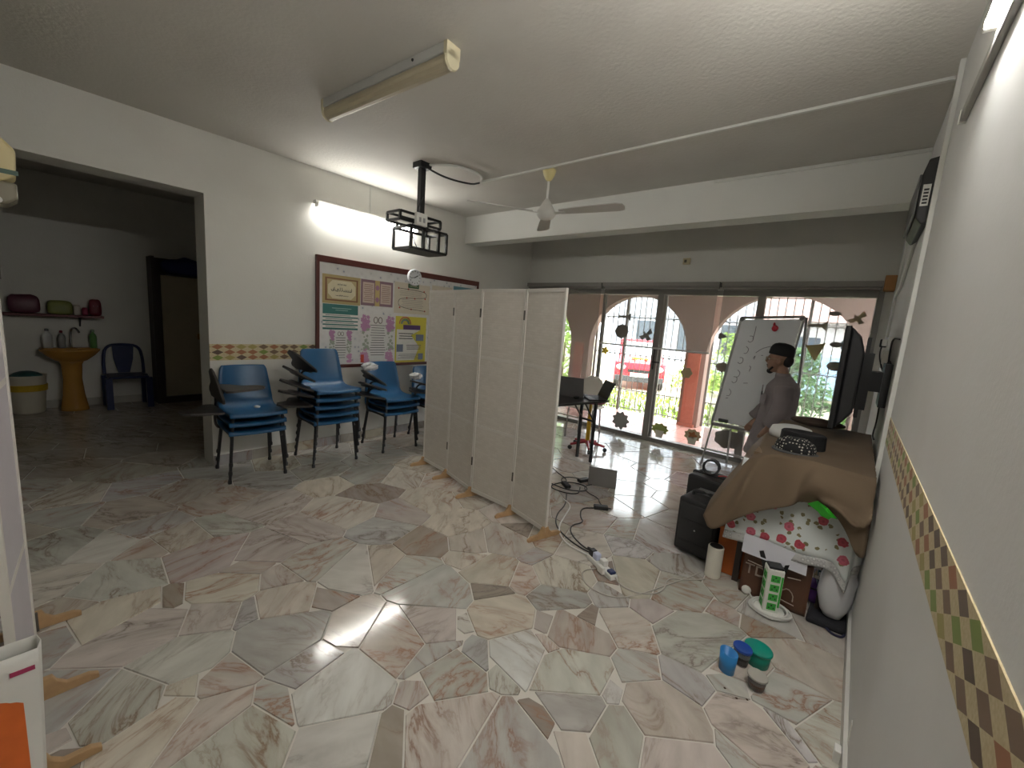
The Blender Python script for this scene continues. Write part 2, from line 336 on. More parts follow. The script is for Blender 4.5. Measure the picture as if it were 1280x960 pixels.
# ------------------------------------------------------------------ glazed doors, blinds, porch, garden
d1 = thing('door_1', 'grey aluminium framed sliding glass doors opening to the porch', 'door', (0, 5.62, 0)); d1['kind'] = 'structure'
M_FRAME = mat('grey_frame', (.22,.21,.195), .45, .3)
fr = MB().box(-3.78, .115, -.05, .06, 0, .055).box(-3.78, .115, -.05, .06, 2.0, 2.06).box(-3.78, -3.72, -.05, .06, .055, 2.0).box(.06, .115, -.05, .06, .055, 2.0)
obj('door_frame', fr, M_FRAME, d1)
ST = [(-2.16, -2.08, -.045, -.005), (-2.12, -2.05, .01, .05), (-.985, -.905, -.03, .03), (-3.0, -2.95, .01, .05)]
for a, b, y0, y1 in ST: obj('stile', MB().box(a, b, y0, y1, .055, 2.0), M_FRAME, d1)
for a, b, yy in ((-3.72, -3.0, .03), (-2.95, -2.12, .03), (-2.08, -.985, -.025), (-.905, .06, 0)):
    obj('glass_pane', MB().box(a, b, yy-.003, yy+.003, .055, 2.0), M_GLASS, d1)
h = obj('door_handle', MB().tube([(-2.115,-.06,1.0), (-2.115,-.06,1.28)], .009).tube([(-2.115,-.045,1.02),(-2.115,-.06,1.02)], .006).tube([(-2.115,-.045,1.26),(-2.115,-.06,1.26)], .006).box(-2.14,-2.03,-.052,-.045,1.09,1.11), M_BLACK, d1)
M_RAIL = mat('blind_cassette', (.23,.215,.195), .5)
for (a, b, zb, lb) in ((-4.33, -2.975, .12, 'grey roller blind let down beside the noticeboard wall'), (-2.955, -1.395, 1.30, 'grey sunscreen roller blind pulled half down over the sliding doors'), (-1.37, .09, .10, 'grey roller blind let down behind the whiteboard')):
    t = thing('roller_blind', lb, 'roller blind', (0, 5.5, 0), group='roller blinds over the glass doors')
    obj('cassette', MB().box(a, b, -.02, .095, 2.10, 2.155).tube([(a+.01,.03,2.09),(b-.01,.03,2.09)], .022, 10), M_RAIL, t)
    obj('fabric', MB().box(a+.02, b-.02, .0295, .0305, zb, 2.09), M_BLIND, t)
    obj('bottom_bar', MB().box(a+.02, b-.02, .022, .038, zb-.022, zb), mat('blind_bar', (.55,.54,.52), .4), t)
tg = thing('bracket_block', 'orange-brown wooden block fixed above the end of the blind', 'block', (.135, 5.53, 2.06)); obj('block', MB().box(-.04,.046,-.05,.065,0,.15), mat('orange_wood', (.42,.20,.06), .5, var=.2, scale=20), tg, bevel=.006)

M_SALMON = plaster('salmon_paint', (.31,.215,.18), (.27,.185,.15), .1, 40, .5)
YO = 7.3
def arch_wall():
    # wall with three arched openings, built as strips over and between the arches
    mb = MB(); T0, T1, ZT = YO, YO+.2, 2.9
    arches = [(-5.45, 1.15, .93), (-3.17, 1.2, .93), (-.93, 1.2, .98), (1.3, 1.2, .95)]
    for cx, cz, r in arches:
        n = 20
        for i in range(n):
            a0, a1 = PI*i/n, PI*(i+1)/n
            x0, z0, x1, z1 = cx+r*math.cos(a0), cz+r*math.sin(a0), cx+r*math.cos(a1), cz+r*math.sin(a1)
            mb.prism([(x1,z1),(x0,z0),(x0,ZT),(x1,ZT)], T0, T1, 'y')
    xs = [-8.5] + [v for a in arches for v in (a[0]-a[2], a[0]+a[2])] + [4.0]
    for i in range(0, len(xs), 2): mb.box(xs[i], xs[i+1], T0, T1, -.05, ZT)
    return mb
struct('wall_porch_arches', arch_wall(), M_SALMON, 'salmon painted porch wall with round arches')
M_PILLAR = mat('red_stone_pillar', (.46,.15,.10), .5, var=.25, scale=30)
pr = struct('porch_roof', MB().box(-8.5, 4, YB+.15, YO+.35, 2.75, 2.9), M_CEIL)
struct('porch_end_wall', MB().box(-8.5, XBK+3, YB+.15, YO, -.05, 2.75), M_SALMON); struct('porch_end_wall_right', MB().box(2.2, 2.35, YB+.15, YO, -.05, 2.75), M_SALMON)
pf = struct('porch_floor', MB().box(-8.5, 4, YB+.12, YO+.35, -.35, -.056), M_GROUT)
M_PTILE = mat('porch_tile', (.62,.33,.28), .3, var=.12, scale=5)
tm = MB().box(.004,.296,.004,.296,-.056,-.05).mesh('tile'); tm.materials.append(M_PTILE)
for i in range(14):
    for j in range(6):
        o = bpy.data.objects.new('tile', tm); C.objects.link(o); o.parent = pf; o.location = (-4.2+.3*i, YB+.13+.3*j, 0)
# pillar faces and grilles
for cx, lb in ((-2.08, 'red stone clad pillar between the two porch grilles'), (-4.31, 'red stone clad pillar at the far end of the porch grille')):
    t = thing('porch_pillar', lb, 'pillar', (cx, YO-.04, -.05)); obj('shaft', MB().box(-.10,.10,0,.039,.03,1.25), M_PILLAR, t); obj('base', MB().box(-.13,.13,-.02,.039,0,.05), M_PILLAR, t)
M_IRON = mat('grille_iron', (.20,.19,.18), .5, .3)
def grille(x0, x1, lb):
    t = thing('porch_grille', lb, 'grille', (0, YO+.25, -.05), group='iron grilles in the porch arches'); n = int((x1-x0)/.105)
    bar = MB().tube([(0,0,.02),(0,0,2.22)], .007, 6).mesh('bar'); bar.materials.append(M_IRON)
    arc = MB().tube([(.0525+.0525*math.cos(a*PI/8),0,.06*math.sin(a*PI/8)) for a in range(9)], .005, 5).mesh('scroll'); arc.materials.append(M_IRON)
    for i in range(n+1):
        x = x0+(x1-x0)*i/n; o = bpy.data.objects.new('bar', bar); C.objects.link(o); o.parent = t; o.location = (x,0,0)
    sc = MB()
    for i in range(n):
        x = x0+(x1-x0)*i/n; w2 = (x1-x0)/n/2
        for z, s in ((.12,1),(.24,-1),(.36,1),(1.05,1),(1.17,-1),(1.75,1),(1.87,-1)): sc.tube([(x+w2+w2*math.cos(a*PI/6),0,z+s*.055*math.sin(a*PI/6)) for a in range(7)], .005, 5)
    obj('scrollwork', sc, M_IRON, t)['kind'] = 'stuff'
    for z in (.06, .42, 1.1, 1.8, 2.2): obj('rail', MB().box(x0,x1,-.008,.008,z-.008,z+.008), M_IRON, t)
    for x in (x0, x0+(x1-x0)/3, x0+(x1-x0)*2/3, x1): obj('post', MB().box(x-.02,x+.02,-.02,.02,0,2.24), M_IRON, t)
grille(-4.08, -2.27, 'iron scroll grille in the arch before the red car'); grille(-1.9, .03, 'iron scroll grille in the arch behind the whiteboard')

struct('ground', MB().box(-40, 30, YO+.2, 60, -.6, -.3), mat('sunny_ground', (.45,.42,.30), .9, var=.35, scale=1.2))
M_GRASS = mat('grass_blades', (.22,.34,.05), .7, var=.4, scale=3)
gr = MB(); rg = random.Random(3)
def blades(mb, n, x0, x1, y0, y1, h0, h1, z=-.3):
    for _ in range(n):
        x, y = rg.uniform(x0,x1), rg.uniform(y0,y1); h = rg.uniform(h0,h1); a = rg.uniform(0,2*PI); w_ = .02+h*.05; lx, ly = rg.uniform(-.3,.3)*h, rg.uniform(-.3,.3)*h
        mb.add([(x-w_*math.cos(a),y-w_*math.sin(a),z),(x+w_*math.cos(a),y+w_*math.sin(a),z),(x+lx,y+ly,z+h)], [(0,1,2)])
blades(gr, 5000, -10, 3, 8.2, 11.5, .05, .16); blades(gr, 3000, -4.4, -3.0, 15.2, 18, .1, .35)
g = tag(obj('grass', gr, M_GRASS), 'bright green grass growing beyond the porch', 'grass'); g['kind'] = 'stuff'
def bush(name, lb, x, y, r, h, col, n=700, cat='bush'):
    t = thing(name, lb, cat, (x, y, -.3), group='shrubs beyond the porch'); mb = MB(); r2 = random.Random(int(x*100)+int(y*7))
    for _ in range(n):
        a, b, c = r2.uniform(0,2*PI), r2.uniform(0,1)**.5, r2.uniform(.08,1); k = math.sin(min(1,c*1.1+.25)*PI*.85)
        p = Vector((r*b*k*math.cos(a), r*b*k*math.sin(a), h*c)); s = r2.uniform(.05,.11); d = Vector((r2.uniform(-1,1),r2.uniform(-1,1),r2.uniform(-.6,1))).normalized(); e = d.orthogonal().normalized()
        mb.add([p-d*s, p+e*s*.4, p+d*s, p-e*s*.4], [(0,1,2,3)])
    lf = obj('foliage', mb, mat('leaf_'+col, {'lime':(.26,.42,.06),'green':(.12,.26,.05),'dark':(.06,.15,.04)}[col], .6, var=.4, scale=6), t); lf['kind'] = 'stuff'
    obj('stem', MB().tube([(0,0,0),(.03,.02,h*.6)], [.04,.02], 6), mat('bark', (.15,.10,.06), .8), t)
bush('garden_bush', 'lime green bush in sunshine right of the red car', -3.9, 19.0, 1.2, 2.0, 'lime')
bush('garden_bush', 'broad lime bush between the car and the pillar', -3.75, 13.6, .85, 1.25, 'lime')
bush('garden_bush', 'green bush behind the arch pillar', -2.75, 15.9, .9, 1.6, 'green')
bush('garden_bush', 'tall green shrub seen through the blind by the desk', -6.35, 9.9, .7, 2.6, 'lime', 900)
bush('garden_bush', 'dark shrub growing by the wall of the pink roofed house', -.95, 11.9, .7, 1.7, 'dark', 900)
bush('garden_bush', 'small shrub in front of the parked blue car', .25, 11.0, .5, .9, 'green', 500)
def house(name, lb, x0, x1, y0, y1, h, wallc, roofc, wins):
    t = thing(name, lb, 'house', (0,0,-.3)); obj('wall', MB().box(x0,x1,y0,y1,0,h), mat('house_'+wallc[0], wallc[1], .8), t)
    xm = (x0+x1)/2
    obj('roof', MB().prism([(y0-.6,h-.1),(y1+.6,h-.1),((y0+y1)/2,h+1.4)], x0-.4, x1+.4, 'x'), mat('roof_'+roofc[0], roofc[1], .7, var=.2, scale=20), t)
    for a, b, c, d in wins:
        f = obj('window', MB().box(a-.05,b+.05,y0-.04,y0,c-.05,d+.05), M_WHITE, t); obj('pane', MB().box(a,b,y0-.05,y0-.041,c,d), mat('house_glass', (.10,.13,.16), .1), f)
house('grey_house', 'pale blue grey house standing behind the red car', -11, -3.4, 22, 27, 5.6, ('blue', (.55,.60,.68)), ('grey', (.30,.30,.33)), [(-9.5,-8.2,1,2.4),(-7.2,-5.9,1,2.4),(-5.2,-4.2,1,2.4),(-9.5,-8.2,3.6,4.8),(-6.6,-5.0,3.6,4.8)])
house('pink_house', 'white house with pink red roof behind the whiteboard', -2.6, 3.5, 17, 22, 2.6, ('white', (.72,.70,.68)), ('pink', (.50,.33,.29)), [(-2.0,-1.0,.9,2.0),(-.4,.7,.9,2.0)])
def car(name, lb, loc, rz, col, wdt=1.5, ln=3.6, ht=1.52):
    t = thing(name, lb, 'car', loc, rz); paint = mat('paint_'+col[0], col[1], .25, coat=.5); w_ = wdt/2
    prof = [(-ln/2,.28),(-ln/2,.66),(-ln/2+.05,.88),(-ln/2+.75,1.0),(ln/2-.1,.95),(ln/2,.8),(ln/2,.28)]
    obj('body', MB().prism(prof, -w_, w_, 'x', Matrix.Rotation(0,4,'Z')), paint, t, bevel=.05, seg=3)
    cab = MB(); c0 = [(-ln/2+.72,.9),(-ln/2+1.25,ht),(ln/2-.55,ht),(ln/2-.12,.9)]
    cab.prism(c0, -w_+.08, w_-.08, 'x'); obj('cabin', cab, paint, t, bevel=.06, seg=3)
    gm = mat('car_glass', (.55,.60,.62), .12)
    ws = MB(); ws.add([(-w_+.16,-ln/2+.74,.94),(w_-.16,-ln/2+.74,.94),(w_-.2,-ln/2+1.2,ht-.07),(-w_+.2,-ln/2+1.2,ht-.07)],[(0,1,2,3)])
    o = obj('windscreen', ws, gm, t, solid=.03); 
    for s in (-1,1):
        obj('headlight', MB().ball((s*(w_-.2),-ln/2+.02,.68),(.15,.05,.09)), M_WHITE, t, smooth=True)
        for yy in (-ln/2+.62, ln/2-.62):
            wh = obj('wheel', MB().lathe([(.14,-.09),(.28,-.08),(.29,0),(.28,.08),(.14,.09)], 18, M=Matrix.Translation((s*(w_-.08),yy,.29))@Matrix.Rotation(PI/2,4,'Y')), mat('tyre', (.02,.02,.02), .8), t, smooth=True)
    obj('bumper', MB().box(-w_+.03,w_-.03,-ln/2-.05,-ln/2+.05,.26,.44), mat('bumper_black', (.04,.04,.045), .6), t, bevel=.02)
    obj('number_plate', MB().box(-.26,.26,-ln/2-.07,-ln/2-.05,.42,.54), M_WHITE, t); obj('grille', MB().box(-.35,.35,-ln/2-.015,-ln/2+.02,.55,.64), M_BLACK, t)
    return t
cr = car('red_car', 'red car parked on the drive with yellow emblem on its bonnet', (-5.75, 13.8, -.3), R(24), ('red', (.70,.02,.035)))
em = MB(); 
for a in range(10): em.ball((.22*math.cos(a*.63)*(1 if a%2 else .75), -1.45+.14*math.sin(a*.63), .965), (.06,.04,.03), 8, 5)
obj('emblem', em, mat('yellow_print', (.80,.52,.02), .5), cr, smooth=True)
car('blue_car', 'pale blue car parked before the pink roofed house', (-.1, 14.9, -.3), R(80), ('blue', (.35,.52,.70)))

# paper stickers on the glass
def sticker(name, lb, x, z, poly, col, s=1, extra=None, y=5.585):
    t = thing(name, lb, 'sticker', (x, y, z), group='paper cut-outs on the glass doors')
    obj('cutout', MB().prism([(a*s,b*s) for a,b in poly], 0, .002, 'y'), mat('paper_'+col[0], col[1], .8), t)
    if extra: 
        for nm, p2, c2 in extra: obj(nm, MB().prism([(a*s,b*s) for a,b in p2], -.002, -.0001, 'y'), mat('paper_'+c2[0], c2[1], .8), t)
    return t
def ell(a, b, n=18, wob=0, k=5): return [(a*(1+wob*math.cos(k*2*PI*i/n))*math.cos(2*PI*i/n), b*(1+wob*math.cos(k*2*PI*i/n))*math.sin(2*PI*i/n)) for i in range(n)]
DK = ('olive', (.16,.14,.10)); TAN = ('tan', (.45,.36,.22))
fish = [(-.1,.015),(.04,.02),(.09,.06),(.09,-.06),(.04,-.015),(-.1,-.015)]
bfly = [(0,.02),(.05,.09),(.08,.03),(.03,0),(.07,-.05),(.02,-.07),(0,-.03),(-.05,-.06),(-.09,-.02),(-.03,.0),(-.03,.05)]
sticker('paper_fish', 'dark paper fish cut-out above the round sticker on glass', -2.607, 1.688, fish, DK)
sticker('paper_disc', 'round dark scalloped sticker on the sliding door', -2.632, 1.483, ell(.10,.10,24,.06,8), DK)
sticker('paper_butterfly', 'dark butterfly cut-out near the door handle stile', -2.27, 1.454, bfly, DK, 1.1)
sticker('paper_flower', 'small yellow flower sticker left of the red car', -2.863, 1.185, ell(.05,.05,20,.25,5), ('yellow', (.72,.52,.05)))
sticker('paper_leaf_plant', 'grey leafy plant cut-out low on the glass', -2.50, .20, ell(.12,.12,72,.12,9), ('grey', (.30,.30,.28)))
pot = [(-.06,-.02),(.06,-.02),(.045,-.12),(-.045,-.12)]
sticker('paper_pot_plant', 'sticker of a green leafy plant in a white pot', -1.921, .20, ell(.11,.075,72,.10,9), ('leafgreen', (.30,.36,.10)), 1, [('pot', pot, ('cream', (.62,.60,.50)))])
sticker('paper_dried_flower', 'sticker of a beige dried flower in a white pot', -1.491, .21, ell(.10,.08,72,.10,9), TAN, 1, [('pot', pot, ('cream', (.62,.60,.50))), ('petal', ell(.05,.045,20,.3,5), ('rust', (.35,.14,.05)))])
sticker('paper_blossom', 'pale tan flower sticker beside the salmon pillar', -1.669, 1.01, ell(.07,.07,24,.15,6), TAN)
sticker('paper_bee', 'small dark bee sticker left of the whiteboard top', -1.315, 1.513, ell(.045,.035,20,.2,3), DK)
sticker('paper_sunflower', 'brown round flower sticker at the whiteboard edge', -1.254, 1.135, ell(.075,.06,24,.1,8), TAN)
sticker('paper_star', 'bright yellow star sticker right of the whiteboard', -.369, 1.43, [(-.09,.05),(.0,.06),(.09,.09),(.06,.0),(.02,-.12),(-.04,-.03)], ('yellow', (.72,.52,.05)))
sticker('paper_oval', 'oval dark leaf sticker beside the television', -.166, 1.279, ell(.075,.05), DK); sticker('paper_oval', 'smaller oval leaf sticker above the larger one', -.193, 1.507, ell(.055,.03), DK)
sticker('paper_fish', 'brown fish cut-out below the top leaf sticker', -.379, 1.697, fish, TAN, .9); sticker('paper_oval', 'topmost small oval leaf sticker on the glass', -.248, 1.831, ell(.055,.025), DK)
sticker('paper_bird', 'yellow brown bird sticker near the wall end', -.06, 1.79, bfly, ('amber', (.45,.30,.08)), .9)
sticker('paper_kite', 'blue paper kite sticker beside the television', -.115, 1.52, [(-.05,.0),(.03,.12),(.05,-.08),(0,-.14)], ('blue', (.12,.28,.50)))
sticker('paper_wreath', 'dark round wreath cut-out low behind the whiteboard legs', -1.08, .26, ell(.15,.12,30,.08,7), DK)

# ------------------------------------------------------------------ lamps
def tube_emit(name, col, s):
    m, nt, b, out, N, L = nodes(name); e = N('ShaderNodeEmission'); e.inputs[1].default_value = s
    nz = N('ShaderNodeTexNoise'); nz.inputs['Scale'].default_value = 2; L(ramp(N, L, nz.outputs['Fac'], [(.2, tuple(c*.97 for c in col)), (.8, col)]), e.inputs[0]); L(e.outputs[0], out.inputs[0]); return m
M_LIT = tube_emit('lit_tube', (1.0,.98,.93), TUBE_POWER*1.25); M_LIT2 = tube_emit('dimmer_lit_tube', (1.0,.98,.93), TUBE_POWER*.62)
M_CREAM = mat('aged_cream', (.62,.56,.38), .45); M_BATTEN = mat('batten_white', (.70,.69,.64), .4)
t = thing('wall_tube_light', 'lit fluorescent tube on white batten above the noticeboard', 'tube light', (XL, 2.0, 2.515))
obj('batten', MB().box(0,.062,0,1.24,.006,.046), M_BATTEN, t, bevel=.005)
for y in (.012, 1.228): obj('lamp_holder', MB().box(.03,.082,y-.012,y+.012,-.024,.016), M_BATTEN, t, bevel=.004)
obj('tube', MB().tube([(.060,.024,-.010),(.060,1.216,-.010)], .013, 12), M_LIT2, t, smooth=True)
t = thing('wall_tube_light', 'lit fluorescent tube on the wall above the diamond border', 'tube light', (XR, .65, 2.44))
obj('batten', MB().box(-.018,0,0,1.22,-.02,.02), M_BATTEN, t, bevel=.004)
for y in (.012, 1.208): obj('lamp_holder', MB().box(-.048,-.01,y-.012,y+.012,-.016,.016), M_BATTEN, t, bevel=.004)
obj('tube', MB().tube([(-.034,.024,0),(-.034,1.196,0)], .013, 12), M_LIT, t, smooth=True)
t = thing('batten_rail', 'grey unlit rail under the lit wall tube', 'rail', (XR, 1.60, 2.375)); obj('rail', MB().box(-.02,0,0,.78,0,.04), mat('grey_rail', (.38,.37,.35), .5), t, bevel=.004); obj('end_cap', MB().box(-.023,0,.77,.79,-.003,.043), M_BATTEN, t)
t = thing('ceiling_tube_light', 'unlit yellowed fluorescent batten with cover on the ceiling', 'tube light', (-2.39, 1.497, ZC), R(3.4))
obj('body', MB().box(-.59,.59,-.045,.045,-.05,0), mat('grey_white', (.52,.52,.50), .45), t, bevel=.004)
obj('cover', MB().tube([(-.57,0,-.075),(.57,0,-.075)], .043, 14), mat('yellowed_cover', (.50,.44,.31), .3), t, smooth=False)
for s in (-1,1): obj('end_cap', MB().lathe([(.045,-.012),(.05,0),(.045,.012)], 14, M=Matrix.Translation((s*.58,0,-.072))@Matrix.Rotation(PI/2,4,'Y')).box(s*.58-.012,s*.58+.012,-.047,.047,-.06,0), M_CREAM, t)
obj('screw', MB().ball((.33,-.046,-.022), .008, 8, 6), M_BLACK, t)
# trunking on ceiling and walls
def trunk(name, lb, boxes):
    mb = MB()
    for b in boxes: mb.box(*b)
    tag(obj(name, mb, M_TRUNK, bevel=.002), lb, 'cable trunking')
trunk('ceiling_trunking', 'white cable trunking running across the ceiling past the fan', [(-3.16, XR-.001, 3.095, 3.12, ZC-.016, ZC)])
trunk('beam_trunking', 'white trunking along the top of the ceiling beam', [(-1.2, XR-.001, 4.06, 4.0749, ZC-.03, ZC-.006)])
trunk('wall_trunking', 'long white vertical trunking beside the wall television', [(XR-.02, XR, 2.94, 2.975, .08, ZC)])
trunk('wall_trunking', 'thin trunking rising from the sockets near the window', [(XR-.015, XR, 4.9, 4.925, 1.6, 2.6)])
trunk('wall_trunking', 'thin trunking above the lit wall tube by the noticeboard', [(XL, XL+.012, 2.62, 2.64, 2.55, ZC)])
tag(obj('sloping_trunking', MB().tube([(XR-.01,3.75,2.2),(XR-.01,4.35,1.98),(XR-.01,4.9,1.95)], .012, 6), M_TRUNK), 'thin sloping conduit below the black wall box', 'cable trunking')

# ------------------------------------------------------------------ ceiling fan and projector cage
t = thing('ceiling_fan', 'white three-blade ceiling fan with yellow canopy', 'ceiling fan', (-2.354, 3.175, ZC))
obj('canopy', MB().lathe([(.055,0),(.062,-.01),(.05,-.05),(.03,-.085),(.012,-.10)], 20), mat('yellow_cream', (.72,.62,.30), .4), t, smooth=True)
obj('rod', MB().tube([(0,0,-.09),(0,0,-.29)], .011, 10), M_WHITE, t, smooth=True)
obj('motor', MB().lathe([(.015,-.25),(.03,-.27),(.06,-.32),(.085,-.36),(.088,-.375),(.085,-.39),(.06,-.42),(.02,-.435)], 24), mat('fan_grey_white', (.62,.61,.57), .4), t, smooth=True)
for a in (8.4, 128.4, 248.4 - 12):
    Mx = Matrix.Rotation(R(a),4,'Z') @ Matrix.Translation((0,0,-.37)) @ Matrix.Rotation(R(-11),4,'X')
    b = MB().prism([(.14,-.045),(.30,-.06),(.66,-.07),(.71,-.05),(.725,0),(.71,.05),(.66,.065),(.30,.05),(.14,.035)], -.004, .004, 'z', Mx)
    bl_ = obj('blade', b, mat('fan_blade', (.55,.53,.49), .5), t); obj('bracket', MB().box(.07,.19,-.018,.018,-.010,-.0045,Mx), mat('fan_grey_white', (.62,.61,.57), .4), bl_)

t = thing('projector_cage', 'black steel projector cage hanging on a ceiling pole', 'projector mount', (-3.29, 2.493, ZC), 0)
obj('ceiling_plate', MB().box(-.06,.06,-.06,.06,-.05,0), M_BLKM, t); obj('pole', MB().box(-.025,.025,-.025,.025,-.52,-.05), M_BLKM, t)
def frame_box(x0,x1,y0,y1,z0,z1,r):
    out = []
    for x in (x0,x1):
        for y in (y0,y1): out.append(MB().box(x-r,x+r,y-r,y+r,z0,z1))
    for z in (z0,z1):
        for x in (x0,x1): out.append(MB().box(x-r,x+r,y0,y1,z-r,z+r))
        for y in (y0,y1): out.append(MB().box(x0,x1,y-r,y+r,z-r,z+r))
    return out
for mb in frame_box(-.24,.03,-.12,.30,-.76,-.57,.011): obj('frame_bar', mb, M_BLKM, t)
for y in (.02, .20): obj('frame_bar', MB().box(.019,.041,y-.014,y+.014,-.76,-.57), M_BLKM, t)
obj('tray', MB().box(-.24,.03,-.12,.30,-.772,-.765), mat('dark_tray', (.05,.05,.05), .5), t)
for mb in frame_box(-.20,.0,-.22,.24,-.53,-.46,.010): obj('frame_bar', mb, M_BLKM, t)
for y in (-.12,.22): obj('hanger', MB().box(-.2,-.18,y-.01,y+.01,-.58,-.52), M_BLKM, t)
s = obj('socket_box', MB().box(.03,.07,-.09,.03,-.56,-.45), M_WHITE, t, bevel=.005)
for y in (-.055, -.01): obj('socket_hole', MB().box(.0705,.072,y-.012,y+.012,-.53,-.49), mat('socket_grey', (.35,.35,.34), .5), s)
obj('cable', MB().tube(chaikin([(.03,.0,-.30),(.035,-.06,-.40),(.05,-.07,-.48),(.0,-.10,-.56),(-.1,0,-.66),(-.15,.1,-.74)],3), .005, 6), M_BLACK, t)
tag(obj('projector_cable', MB().tube(chaikin([(-3.25,2.51,2.83),(-3.18,2.68,2.78),(-3.12,2.95,2.79),(-3.15,3.09,2.85)],3), .009, 6), M_BLACK), 'black cable looping from the projector pole to the trunking', 'cable')
tag(obj('projector_conduit', MB().tube(chaikin([(-3.24,2.53,2.858),(-3.02,2.66,2.86),(-2.98,2.95,2.86),(-3.13,3.1,2.86)],3), .011, 6), M_TRUNK), 'grey flexible conduit curving across the ceiling from the projector pole', 'conduit')
t = thing('motion_sensor', 'small beige sensor box on the wall above the blinds', 'sensor', (-1.849, YB, 2.425)); obj('case', MB().box(-.045,.045,-.035,0,-.04,.04), mat('beige_case', (.55,.47,.30), .5), t, bevel=.006); obj('lens', MB().box(-.025,.005,-.039,-.0351,-.018,.018), mat('dark_lens', (.12,.10,.07), .3), t)

# ------------------------------------------------------------------ noticeboard, posters, clock
def wallM(y, z, x=XL): return Matrix(((0,0,1,x),(1,0,0,y),(0,1,0,z),(0,0,0,1)))     # local x->+Y, y->+Z, z->+X
NB = thing('noticeboard', 'wide noticeboard with dark red wooden frame on the wall', 'noticeboard', (XL, 2.02, .87))
M_MAHO = mat('mahogany', (.085,.018,.013), .4, var=.2, scale=12)
def speckle():
    m, nt, b, out, N, L = nodes('speckled_paper'); g = N('ShaderNodeNewGeometry'); v = N('ShaderNodeTexVoronoi'); v.inputs['Scale'].default_value = 17; L(g.outputs['Position'], v.inputs['Vector'])
    L(ramp(N, L, v.outputs['Distance'], [(.12, (.30,.33,.40)), (.22, (.62,.61,.60)), (.6, (.68,.67,.66))]), b.inputs['Base Color']); b.inputs['Roughness'].default_value = .7; return m
obj('panel', MB().box(.004,.02,.02,2.33,.02,1.15), speckle(), NB)
for a in ((0,2.35,1.105,1.17),(0,2.35,0,.035)): obj('frame_rail', MB().box(0,.032,a[0],a[1],a[2],a[3]), M_MAHO, NB, bevel=.004)
for a in ((0,.035),(2.315,2.35)): obj('frame_rail', MB().box(0,.032,a[0],a[1],.035,1.105), M_MAHO, NB, bevel=.004)
PX = XL+.0205
def flat(mb, y0, y1, z0, z1, lay): mb.box(.0006*lay, .0006*lay+.0006, y0, y1, z0, z1); return mb
def poster(lb, y0, y1, z0, z1, col):
    t = thing('poster', lb, 'poster', (PX, y0, z0), group='posters on the noticeboard')
    obj('sheet', flat(MB(), 0, y1-y0, 0, z1-z0, 0), mat('print_'+col[0], col[1], .55, var=.05, scale=14), t); return t, y1-y0, z1-z0
def part(t, name, col, rects, lay):
    mb = MB()
    for r in rects: flat(mb, *r, lay)
    return obj(name, mb, mat('print_'+col[0], col[1], .55, var=.08, scale=20), t)
INK = ('ink', (.05,.05,.05)); WH = ('white', (.72,.70,.66))
def lines(w0, w1, z0, z1, n, rag=.25, h=.3, seed=0):
    r2 = random.Random(seed+n); out = []; st = (z1-z0)/n
    for i in range(n):
        e = r2.uniform(0, rag)*(w1-w0)/2; out.append((w0+e, w1-e, z1-(i+.5)*st-st*h/2, z1-(i+.5)*st+st*h/2))
    return out
def octa(w, h, c, y, z): return [(y-w+c,z-h),(y+w-c,z-h),(y+w,z-h+c),(y+w,z+h-c),(y+w-c,z+h),(y-w+c,z+h),(y-w,z+h-c),(y-w,z-h+c)]
def pprint(t, name, col, polys, lay):
    mb = MB()
    for i, p in enumerate(polys): mb.prism(p, .0006*lay+.000012*i, .0006*lay+.0006+.000012*i, 'x')
    return obj(name, mb, mat('print_'+col[0], col[1], .55, var=.08, scale=20), t)
def blobs(t, name, col, w0, w1, z0, z1, n, r0, r1, lay, seed=1):
    r2 = random.Random(seed); P = []
    for _ in range(n):
        y, z, r = r2.uniform(w0,w1), r2.uniform(z0,z1), r2.uniform(r0,r1); P.append([(y+a, z+b) for a, b in ell(r, r, 10, .25, 5)])
    o = pprint(t, name, col, P, lay); o['kind'] = 'stuff'; return o
def script(t, y0, y1, z, h, n, lay, name='calligraphy', r=.003, seed=1, mt=None):
    r2 = random.Random(seed); mb = MB()
    for i in range(n):
        y = y0+(y1-y0)*(i+.5)/n; w_ = (y1-y0)/n; k = r2.choice((0,1,2))
        if k == 0: p = [(y-w_*.6, z+h*.2), (y-w_*.2, z-h*.5), (y+w_*.5, z-h*.3), (y+w_*.5, z+h*.4)]
        elif k == 1: p = [(y, z+h), (y+w_*.1, z-h*.2), (y-w_*.5, z-h*.4)]
        else: p = [(y-w_*.5, z), (y, z+h*.5), (y+w_*.4, z+h*.1), (y, z-h*.4), (y-w_*.6, z-h*.5)]
        mb.tube(chaikin([(.0006*lay+.0006, a, b) for a, b in p], 2), r, 4)
    o = obj(name, mb, mt or mat('print_ink', INK[1], .55), t); o['kind'] = 'stuff'; return o
t, W, H = poster('gold and brown framed calligraphy poster at the top of the board', 2.085, 2.515, 1.56, 1.86, ('gold', (.42,.33,.15)))
part(t, 'border', ('brown', (.20,.09,.04)), [(.03,W-.03,.03,H-.03)], 1); part(t, 'field', ('gold2', (.46,.37,.19)), [(.05,W-.05,.045,H-.045)], 2)
pprint(t, 'medallion', ('ivory', (.66,.60,.42)), [octa(.155,.095,.05,W/2,H/2)], 3); script(t, W/2-.12, W/2+.12, H/2-.005, .028, 11, 4, seed=4); script(t, W/2-.05, W/2+.05, H/2+.055, .012, 6, 4, seed=5, r=.002); script(t, W/2-.07, W/2+.07, H/2-.06, .01, 7, 4, seed=15, r=.002)
t, W, H = poster('purple bordered poster with two text columns on the board', 2.52, 2.935, 1.57, 1.858, ('mauve', (.22,.13,.17)))
